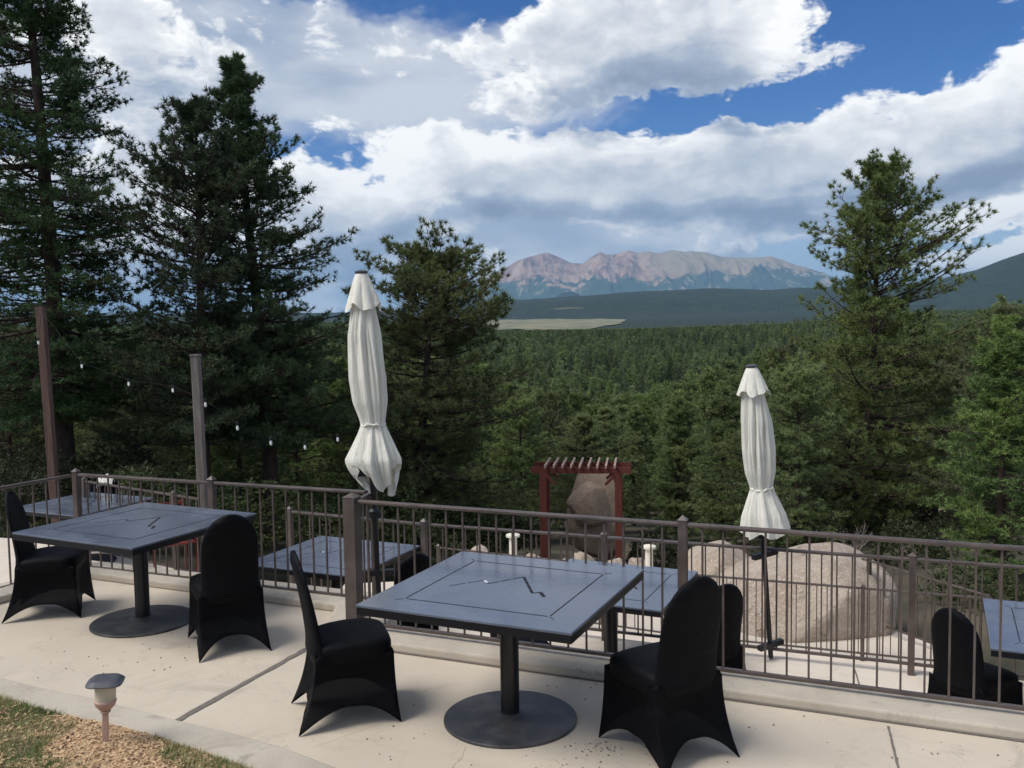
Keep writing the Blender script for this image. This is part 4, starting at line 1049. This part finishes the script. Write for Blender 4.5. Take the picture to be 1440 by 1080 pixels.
H_((20, 97), -200, 730, 19.5, 'tallest dark fir at the left edge, its top outside the frame', 'needle_dark', seed=11, Rm=2.25, base=.17, nb=380, twigs=17, tuf=3, nn=15, nl=.12, nw=.0105, shape='slim', tr=.20, asc=.0, jit=.45, gap=.25, spread=.95, twl=.42, up=.6, ub=1.1)
H_((276, 290), 150, 745, 19.6, 'smaller bushy dark pine behind the grey wooden post', 'needle_dark', seed=23, Rm=1.95, base=.2, nb=170, twigs=15, tuf=3, nn=17, nl=.13, nw=.011, shape='open', tr=.13, asc=.25, jit=.5, gap=.4, spread=1., up=.6)
H_((325, 384), 80, 745, 21.0, 'tall pointed dark pine rising between the grey post and the left umbrella', 'needle_dark', seed=38, Rm=2.85, base=.2, nb=310, twigs=15, tuf=3, nn=15, nl=.125, nw=.011, shape='cone', tr=.18, asc=.1, jit=.5, gap=.2, spread=.95, up=.45, pw=.85, ub=1.3)
H_((612, 590), 358, 770, 24.0, 'broad round topped pine directly behind the left umbrella', 'needle', seed=47, Rm=2.3, base=.08, nb=280, twigs=15, tuf=2, nn=26, nl=.16, nw=.012, shape='round', tr=.15, asc=.05, jit=.45, gap=.35, spread=1.0, up=.7, twl=.42)
H_((1238, 1216), 232, 790, 27.0, 'open crowned ponderosa pine rising above the forest at the right', 'needle', seed=66, Rm=2.75, base=.10, nb=290, twigs=16, tuf=2, nn=26, nl=.16, nw=.012, shape='open', tr=.17, asc=.15, jit=.5, gap=.3, spread=1.0, up=.7, twl=.42, pw=.62, ub=1.15)

tp_ = [o_x for o_x in bpy.data.objects if o_x.get('label', '').startswith('tall pointed dark pine')][0]
dd2 = MB(); rr2 = random.Random(8)
def grow2(p, dv, L, r_, lv):
    q_ = p+dv*L; dd2.tube([p, (p+q_)/2+Vector((0, 0, .05*L)), q_], [r_, r_*.7, r_*.4], 4)
    if lv:
        for k in range(4): grow2(p.lerp(q_, rr2.uniform(.3, 1.)), (dv+Vector((rr2.uniform(-.4, .3), rr2.uniform(-.5, .5), rr2.uniform(-.1, .7)))).normalized(), L*rr2.uniform(.35, .6), r_*.55, lv-1)
for k in range(7): grow2(Vector((-.6, 0, 6.4+k*.28)), Vector((-1, rr2.uniform(-.4, .1), rr2.uniform(.25, .7))).normalized(), rr2.uniform(.7, 1.15), .012, 2)
dd2.build('dead_branches', M['twig'], tp_)
# skyline that the forest stays under
SK = [(-200, 455), (0, 440), (200, 462), (440, 470), (520, 480), (640, 500), (700, 530), (760, 545), (830, 552), (900, 550), (960, 530), (1010, 512), (1060, 500), (1100, 492), (1200, 470), (1300, 440), (1400, 422), (1440, 400), (1600, 380)]
skx = [q[0] for q in SK]; sky_ = [q[1] for q in SK]
VAR = []
for i, (sh, nmn) in enumerate([('cone', 'needle_mid'), ('open', 'needle_mid'), ('cone', 'needle_mid'), ('round', 'needle_mid'), ('open', 'needle_mid')]):
    VAR.append(pine_data(seed=100+i, H=10., Rm=[1.8, 2.2, 2.1, 2.2, 2.0][i], base=.08, nb=120, twigs=9, tuf=2, nn=9, nl=.26, nw=.038, shape=sh, tr=.14, asc=.15+.1*(i % 2), jit=.4, gap=.2, up=.6))
for i in range(3):
    VAR.append(pine_data(seed=140+i, H=10., Rm=[2.2, 2.5, 2.3][i], base=.08, nb=190, twigs=12, tuf=2, nn=18, nl=.19, nw=.017, shape=['open', 'cone', 'round'][i], tr=.14, asc=.15, jit=.4, gap=.25, up=.6, spread=.95))
protos = [pine('pine_tree', dd, (0, 0, 0), '', 'needle_mid') for dd in VAR]
placed = []; G3 = 'pines of the dense forest below the terrace'
lab = {'near': 'pine in the front row of the forest just below the terraces', 'mid': 'pine standing in the dense forest on the slope', 'right': 'pine on the rising slope at the right', 'left': 'dark pine in the thick stand behind the left railing'}
used = [False]*8; cnt = 0; tries = 0
g = np.random.default_rng(5)
heroes = [(at(97, 700, 19.5)[0], 19.5), (at(290, 700, 19.6)[0], 19.6), (at(384, 700, 21)[0], 21.), (at(590, 700, 24)[0], 24.), (at(1216, 700, 27)[0], 27.)]
while cnt < 285 and tries < 30000:
    tries += 1
    a = g.uniform(-.56, .56); r_ = math.sqrt(g.uniform(23.**2, 112.**2)) if g.random() > .45 else g.uniform(16, 70)
    x, y = r_*math.sin(a), r_*math.cos(a)
    u_, v_ = px((x, y, float(gz(x, y))))
    if y < 22 and not (u_ > 1290 and y > 15.5): continue
    if 640 < u_ < 1010 and r_ < 33: continue
    if 560 <= u_ < 640 and r_ < 27: continue
    if u_ > 1270 and u_ < 1390 and r_ < 36: continue
    sp_ = 2.4+.018*r_
    if any((x-q[0])**2+(y-q[1])**2 < sp_**2 for q in placed): continue
    if any((x-q[0])**2+(y-q[1])**2 < 2.2**2 for q in heroes): continue
    zb = float(gz(x, y))-.1; H = g.uniform(6.5, 12.5)
    ys_ = np.interp(u_, skx, sky_) + g.uniform(0, 22) + (18 if r_ < 50 else 0)
    ztop = at(u_, ys_, y)[2]
    H = min(H, ztop-zb)
    if H < 3.: continue
    k = int(g.integers(5, 8)) if r_ < 42 else int(g.integers(0, 5)); placed.append((x, y)); s = H/10.
    zone = next(w_ for lim_, w_ in [(70, 'left of the brown post'), (280, 'between the brown and the grey wooden posts'), (500, 'between the grey post and the left umbrella'), (740, 'between the left umbrella and the arbor'),
             (890, 'straight behind the arbor'), (1030, 'between the arbor and the right umbrella'), (1210, 'between the right umbrella and the open crowned pine'), (1330, 'just right of the open crowned pine'), (9999, 'at the far right of the forest')] if u_ < lim_)
    lb = ('front row pine ' if r_ < 36 else 'middle row pine ' if r_ < 62 else 'far row pine ') + zone
    if not used[k]: o = protos[k]; used[k] = True; o.location = (x, y, zb); o.rotation_euler = (0, 0, g.uniform(0, 6.28)); o['label'] = lb; o['group'] = G3
    else: o = copy_tree(protos[k], (x, y, zb), g.uniform(0, 6.28), lb, G3)
    w = g.uniform(.85, 1.25)*max(1., .75/max(s, .3)*.8); o.scale = (s*w, s*w, s)
    cnt += 1
print('mid trees', cnt, 'tries', tries)

# shrubs around the foot of the stand on the left and below the fences
def shrub_data(seed, n=520, rx=1., h=.9):
    g = np.random.default_rng(seed); p = norm(g.normal(0, 1, (n, 3)))*g.uniform(.5, 1, (n, 1))**.6; p[:, 2] = np.abs(p[:, 2]); p *= np.array([rx, rx, h])*(1+.25*np.sin(p[:, :1]*5+seed))
    m_ = 7; dirs = norm(norm(p)[:, None]*.5+g.normal(0, .7, (n, m_, 3))); ln = g.uniform(.05, .12, (n, m_, 1)); wv = norm(np.cross(dirs, g.normal(0, 1, dirs.shape)))*.018
    c_ = p[:, None]; return np.stack([c_-wv*.3, c_+dirs*ln*.5-wv, c_+dirs*ln, c_+dirs*ln*.5+wv], 2).reshape(-1, 3)
sv = [shrub_data(i) for i in range(3)]
SH = [(20, 690, 16.), (150, 668, 19), (200, 700, 17), (45, 655, 18), (240, 712, 18.5), (340, 725, 17), (470, 735, 19), (640, 762, 22), (700, 750, 26), (930, 775, 24), (980, 770, 23), (1280, 800, 20), (1380, 850, 15.5), (600, 755, 20), (520, 735, 20), (310, 700, 21), (730, 742, 28), (1120, 762, 24), (1250, 775, 26), (1310, 770, 27), (1360, 765, 29), (1405, 775, 27), (1330, 800, 23), (1290, 745, 31), (1200, 780, 27), (1420, 800, 24)]
base_s = []
for i, (x, y, Y_) in enumerate(SH):
    p = at(x, y, Y_); p[2] = max(p[2]-.35, float(gz(p[0], p[1]))-.05) if x < 1250 else float(gz(p[0], p[1]))
    side_ = 'left' if x < 520 else ('right' if x > 1100 else 'middle')
    if i < 3:
        r = empty('shrub', p); np_mesh('foliage', sv[i], np.arange(len(sv[i])).reshape(-1, 4), M['leaf'], r); st2 = MB()
        for k in range(5): a = k*1.25; st2.tube([(0, 0, -.4), (.3*math.cos(a), .3*math.sin(a), .35), (.55*math.cos(a), .55*math.sin(a), .7)], [.02, .012, .004], 5)
        st2.build('stem', M['bark'], r); base_s.append(r); o = r
        tag(r, 'low green shrub at the foot of the trees in the left half', 'shrub', 'shrubs below the terraces, left')
    else:
        o = copy_tree(base_s[i % 3], p, i*1.7)
        o['label'] = {'left': 'low green shrub at the foot of the trees in the left half', 'middle': 'low shrub between the terraces and the central forest', 'right': 'green shrub on the dark slope at the lower right'}[side_]; o['group'] = 'shrubs below the terraces, '+side_
    s = (.5 if x > 1200 else .7)+.5*((i*37) % 10)/10; o.scale = (s*1.3, s*1.3, s)
# dead bush with bare grey twigs under the right pine
db = MB(); rr = random.Random(4)
def grow(p, dv, L, r_, lv):
    q_ = p+dv*L; mid = (p+q_)/2+Vector((rr.uniform(-.1, .1), rr.uniform(-.1, .1), rr.uniform(-.05, .1)))*L
    db.tube([p, mid, q_], [r_, r_*.8, r_*.55], 5)
    if lv:
        for k in range(3):
            nd = (dv+Vector((rr.uniform(-.8, .8), rr.uniform(-.8, .8), rr.uniform(-.4, .6)))).normalized(); grow(p.lerp(q_, rr.uniform(.4, 1.)), nd, L*rr.uniform(.55, .8), r_*.6, lv-1)
for k in range(5): grow(Vector((0, 0, 0)), Vector((rr.uniform(-.8, .8), rr.uniform(-.3, .3), 1)).normalized(), rr.uniform(.5, .85), .028, 3)
o = db.build('dead_bush', M['twig']); p = at(1192, 800, 22.); o.location = [float(q) for q in p]
o.scale = (.8, .8, .75)
tag(o, 'bare grey dead branches at the foot of the right pine', 'dead bush')

# far forest: instances of small crowns on scattered points (uncountable)
def scatter(name, r0, r1, spacing, seed, label, srcs, hmin, hmax, amax=.60):
    g = np.random.default_rng(seed); A = amax*(r1*r1-r0*r0); n = int(A/spacing**2)
    a = g.uniform(-amax, amax, n); r_ = np.sqrt(g.uniform(r0*r0, r1*r1, n)); x = r_*np.sin(a); y = r_*np.cos(a); z = gz(x, y)
    H = g.uniform(hmin, hmax, n); u_, v_ = px(np.stack([x, y, z], -1)); 
    if r1 < 300:
        ys_ = np.interp(u_, skx, sky_)+g.uniform(0, 14, n); ut = []
        zt = CH + np.array([ray(a_, b_)[2]/ray(a_, b_)[1] for a_, b_ in zip(u_, ys_)])*y
        H = np.minimum(H, zt-z); k = H > 3.5
    else:
        dens_ = fbm(x/60, y/60, 4, 9); k = dens_ > .30
        am = (a > ma0-.0) & (a < ma1-.03+.06*fbm(x/300, y/300, 3, 12)) & (r_ > 1300) & (r_ < 3750); k &= ~am
        zt = CH + y*np.interp(u_, [0, 600, 700, 900, 1100, 1200, 1300, 1440], [(458-458)/F, -.003, -.0125, -.012, -.009, -.004, .004, .012])+.0035*(fbm(u_/23., u_*0, 4, 19)-.5)*2; 
        if r1 <= 1300: H = np.where(H > zt-z, np.maximum(zt-z, 2.), H)
        else: k &= (z+H < zt+6) & (dens_ > .42)
    x, y, z, H = x[k], y[k], z[k], H[k]; n = len(x)
    me = bpy.data.meshes.new(name); me.vertices.add(n); me.vertices.foreach_set('co', np.stack([x, y, z], -1).astype(np.float32).ravel()); me.update()
    at_ = me.attributes.new('sc', 'FLOAT_VECTOR', 'POINT'); w = g.uniform(.85, 1.25, n)
    at_.data.foreach_set('vector', np.stack([H/10*w, H/10*w, H/10], -1).astype(np.float32).ravel())
    at_ = me.attributes.new('rt', 'FLOAT_VECTOR', 'POINT'); at_.data.foreach_set('vector', np.stack([0*x, 0*x, g.uniform(0, 6.28, n)], -1).astype(np.float32).ravel())
    at_ = me.attributes.new('pick', 'INT', 'POINT'); at_.data.foreach_set('value', g.integers(0, len(srcs), n).astype(np.int32))
    o = bpy.data.objects.new(name, me); C.objects.link(o)
    ng = bpy.data.node_groups.new(name, 'GeometryNodeTree'); ng.interface.new_socket('Geometry', in_out='INPUT', socket_type='NodeSocketGeometry'); ng.interface.new_socket('Geometry', in_out='OUTPUT', socket_type='NodeSocketGeometry')
    N = ng.nodes; i_ = N.new('NodeGroupInput'); o_n = N.new('NodeGroupOutput'); ip = N.new('GeometryNodeInstanceOnPoints'); jn = N.new('GeometryNodeJoinGeometry')
    for s_ in srcs[::-1]:
        oi = N.new('GeometryNodeObjectInfo'); oi.inputs['Object'].default_value = s_; oi.inputs['As Instance'].default_value = True; oi.transform_space = 'ORIGINAL'
        ng.links.new(oi.outputs['Geometry'], jn.inputs[0])
    def na_(nm_, ty):
        q_ = N.new('GeometryNodeInputNamedAttribute'); q_.data_type = ty; q_.inputs['Name'].default_value = nm_; return q_.outputs[0]
    ng.links.new(i_.outputs[0], ip.inputs['Points']); ng.links.new(jn.outputs[0], ip.inputs['Instance'])
    ip.inputs['Pick Instance'].default_value = True; ng.links.new(na_('pick', 'INT'), ip.inputs['Instance Index'])
    ng.links.new(na_('rt', 'FLOAT_VECTOR'), ip.inputs['Rotation']); ng.links.new(na_('sc', 'FLOAT_VECTOR'), ip.inputs['Scale']); ng.links.new(ip.outputs[0], o_n.inputs[0])
    md = o.modifiers.new('scatter', 'NODES'); md.node_group = ng
    print(name, n)
    return tag(o, label, 'forest', kind='stuff')
crowns = [[c_ for c_ in p_.children if c_.name.startswith('crown')][0] for p_ in protos[:5]]
# light-weight crowns for the far slopes (three small pines at the end of the individually built ones)
LV = [pine_data(seed=200+i, H=10., Rm=[1.7, 2.1, 1.9][i], base=.06, nb=60, twigs=5, tuf=1, nn=7, nl=.62, nw=.10, shape=['cone', 'cone', 'open'][i], tr=.12, asc=.15, jit=.3) for i in range(3)]
lp = []
for i, dd in enumerate(LV):
    a = [-.12, .02, .13][i]; x, y = 114*math.sin(a), 114*math.cos(a)
    o = pine('pine_tree', dd, (x, y, float(gz(x, y))-.2), 'most distant single pine '+['above the left umbrella base', 'straight behind the arbor', 'above the right umbrella'][i], 'needle_mid', G3); o.scale = (.9, .9, .85); lp.append([c_ for c_ in o.children if c_.name.startswith('crown')][0])
scatter('forest', 100, 260, 5.4, 1, 'dense green pine forest filling the near valley side', crowns, 7, 13)
scatter('forest', 255, 1250, 7.2, 2, 'dark pine forest covering the far side of the valley', lp, 7, 17)
scatter('forest', 1250, 3600, 17, 3, 'distant dark woods behind the meadow', lp, 11, 15)

# ------------------------------------------------------------------ haze
def f_haze():
    m_ = bpy.data.materials.new('haze'); m_.use_nodes = True; nt = m_.node_tree; nt.nodes.clear(); t_ = NT(nt); out = t_.n('ShaderNodeOutputMaterial')
    v = t_.n('ShaderNodeVolumePrincipled'); v.inputs['Color'].default_value = (.36, .66, 1., 1); v.inputs['Density'].default_value = HZ; v.inputs['Anisotropy'].default_value = 0.
    nt.links.new(v.outputs[0], out.inputs['Volume']); return m_
HZ = 2.7e-5
hb = MB().box((0, 15000, 850), (62000, 94000, 2120)); hz = hb.build('haze', f_haze()); tag(hz, 'thin blue air between the terrace and the mountains', kind='stuff')
hz.location = (0, 0, 0)

# one label for each pine and shrub: order from left to right inside its stretch of the forest
ORD = ['leftmost', 'second from left', 'third from left', 'fourth from left', 'fifth from left', 'sixth from left', 'seventh from left', 'eighth from left', 'ninth from left', 'tenth from left', 'eleventh from left', 'twelfth from left', 'thirteenth from left',
       'fourteenth from left', 'fifteenth from left', 'sixteenth from left', 'seventeenth from left', 'eighteenth from left', 'nineteenth from left', 'twentieth from left', 'twenty first from left', 'twenty second from left', 'twenty third from left', 'twenty fourth from left', 'twenty fifth from left', 'twenty sixth from left', 'twenty seventh from left', 'twenty eighth from left']
by = {}
for o in bpy.context.scene.objects:
    if o.parent is None and o.get('label') and (str(o.get('group', '')).startswith('pines of') or str(o.get('group', '')).startswith('shrubs')): by.setdefault(o['label'], []).append(o)
for l, os_ in by.items():
    if len(os_) < 2: continue
    os_.sort(key=lambda o: o.location.x/o.location.y)
    for i, o in enumerate(os_):
        w = 'rightmost' if i == len(os_)-1 else (ORD[i] if i < len(ORD) else 'one of the rightmost')
        o['label'] = w + ' ' + l
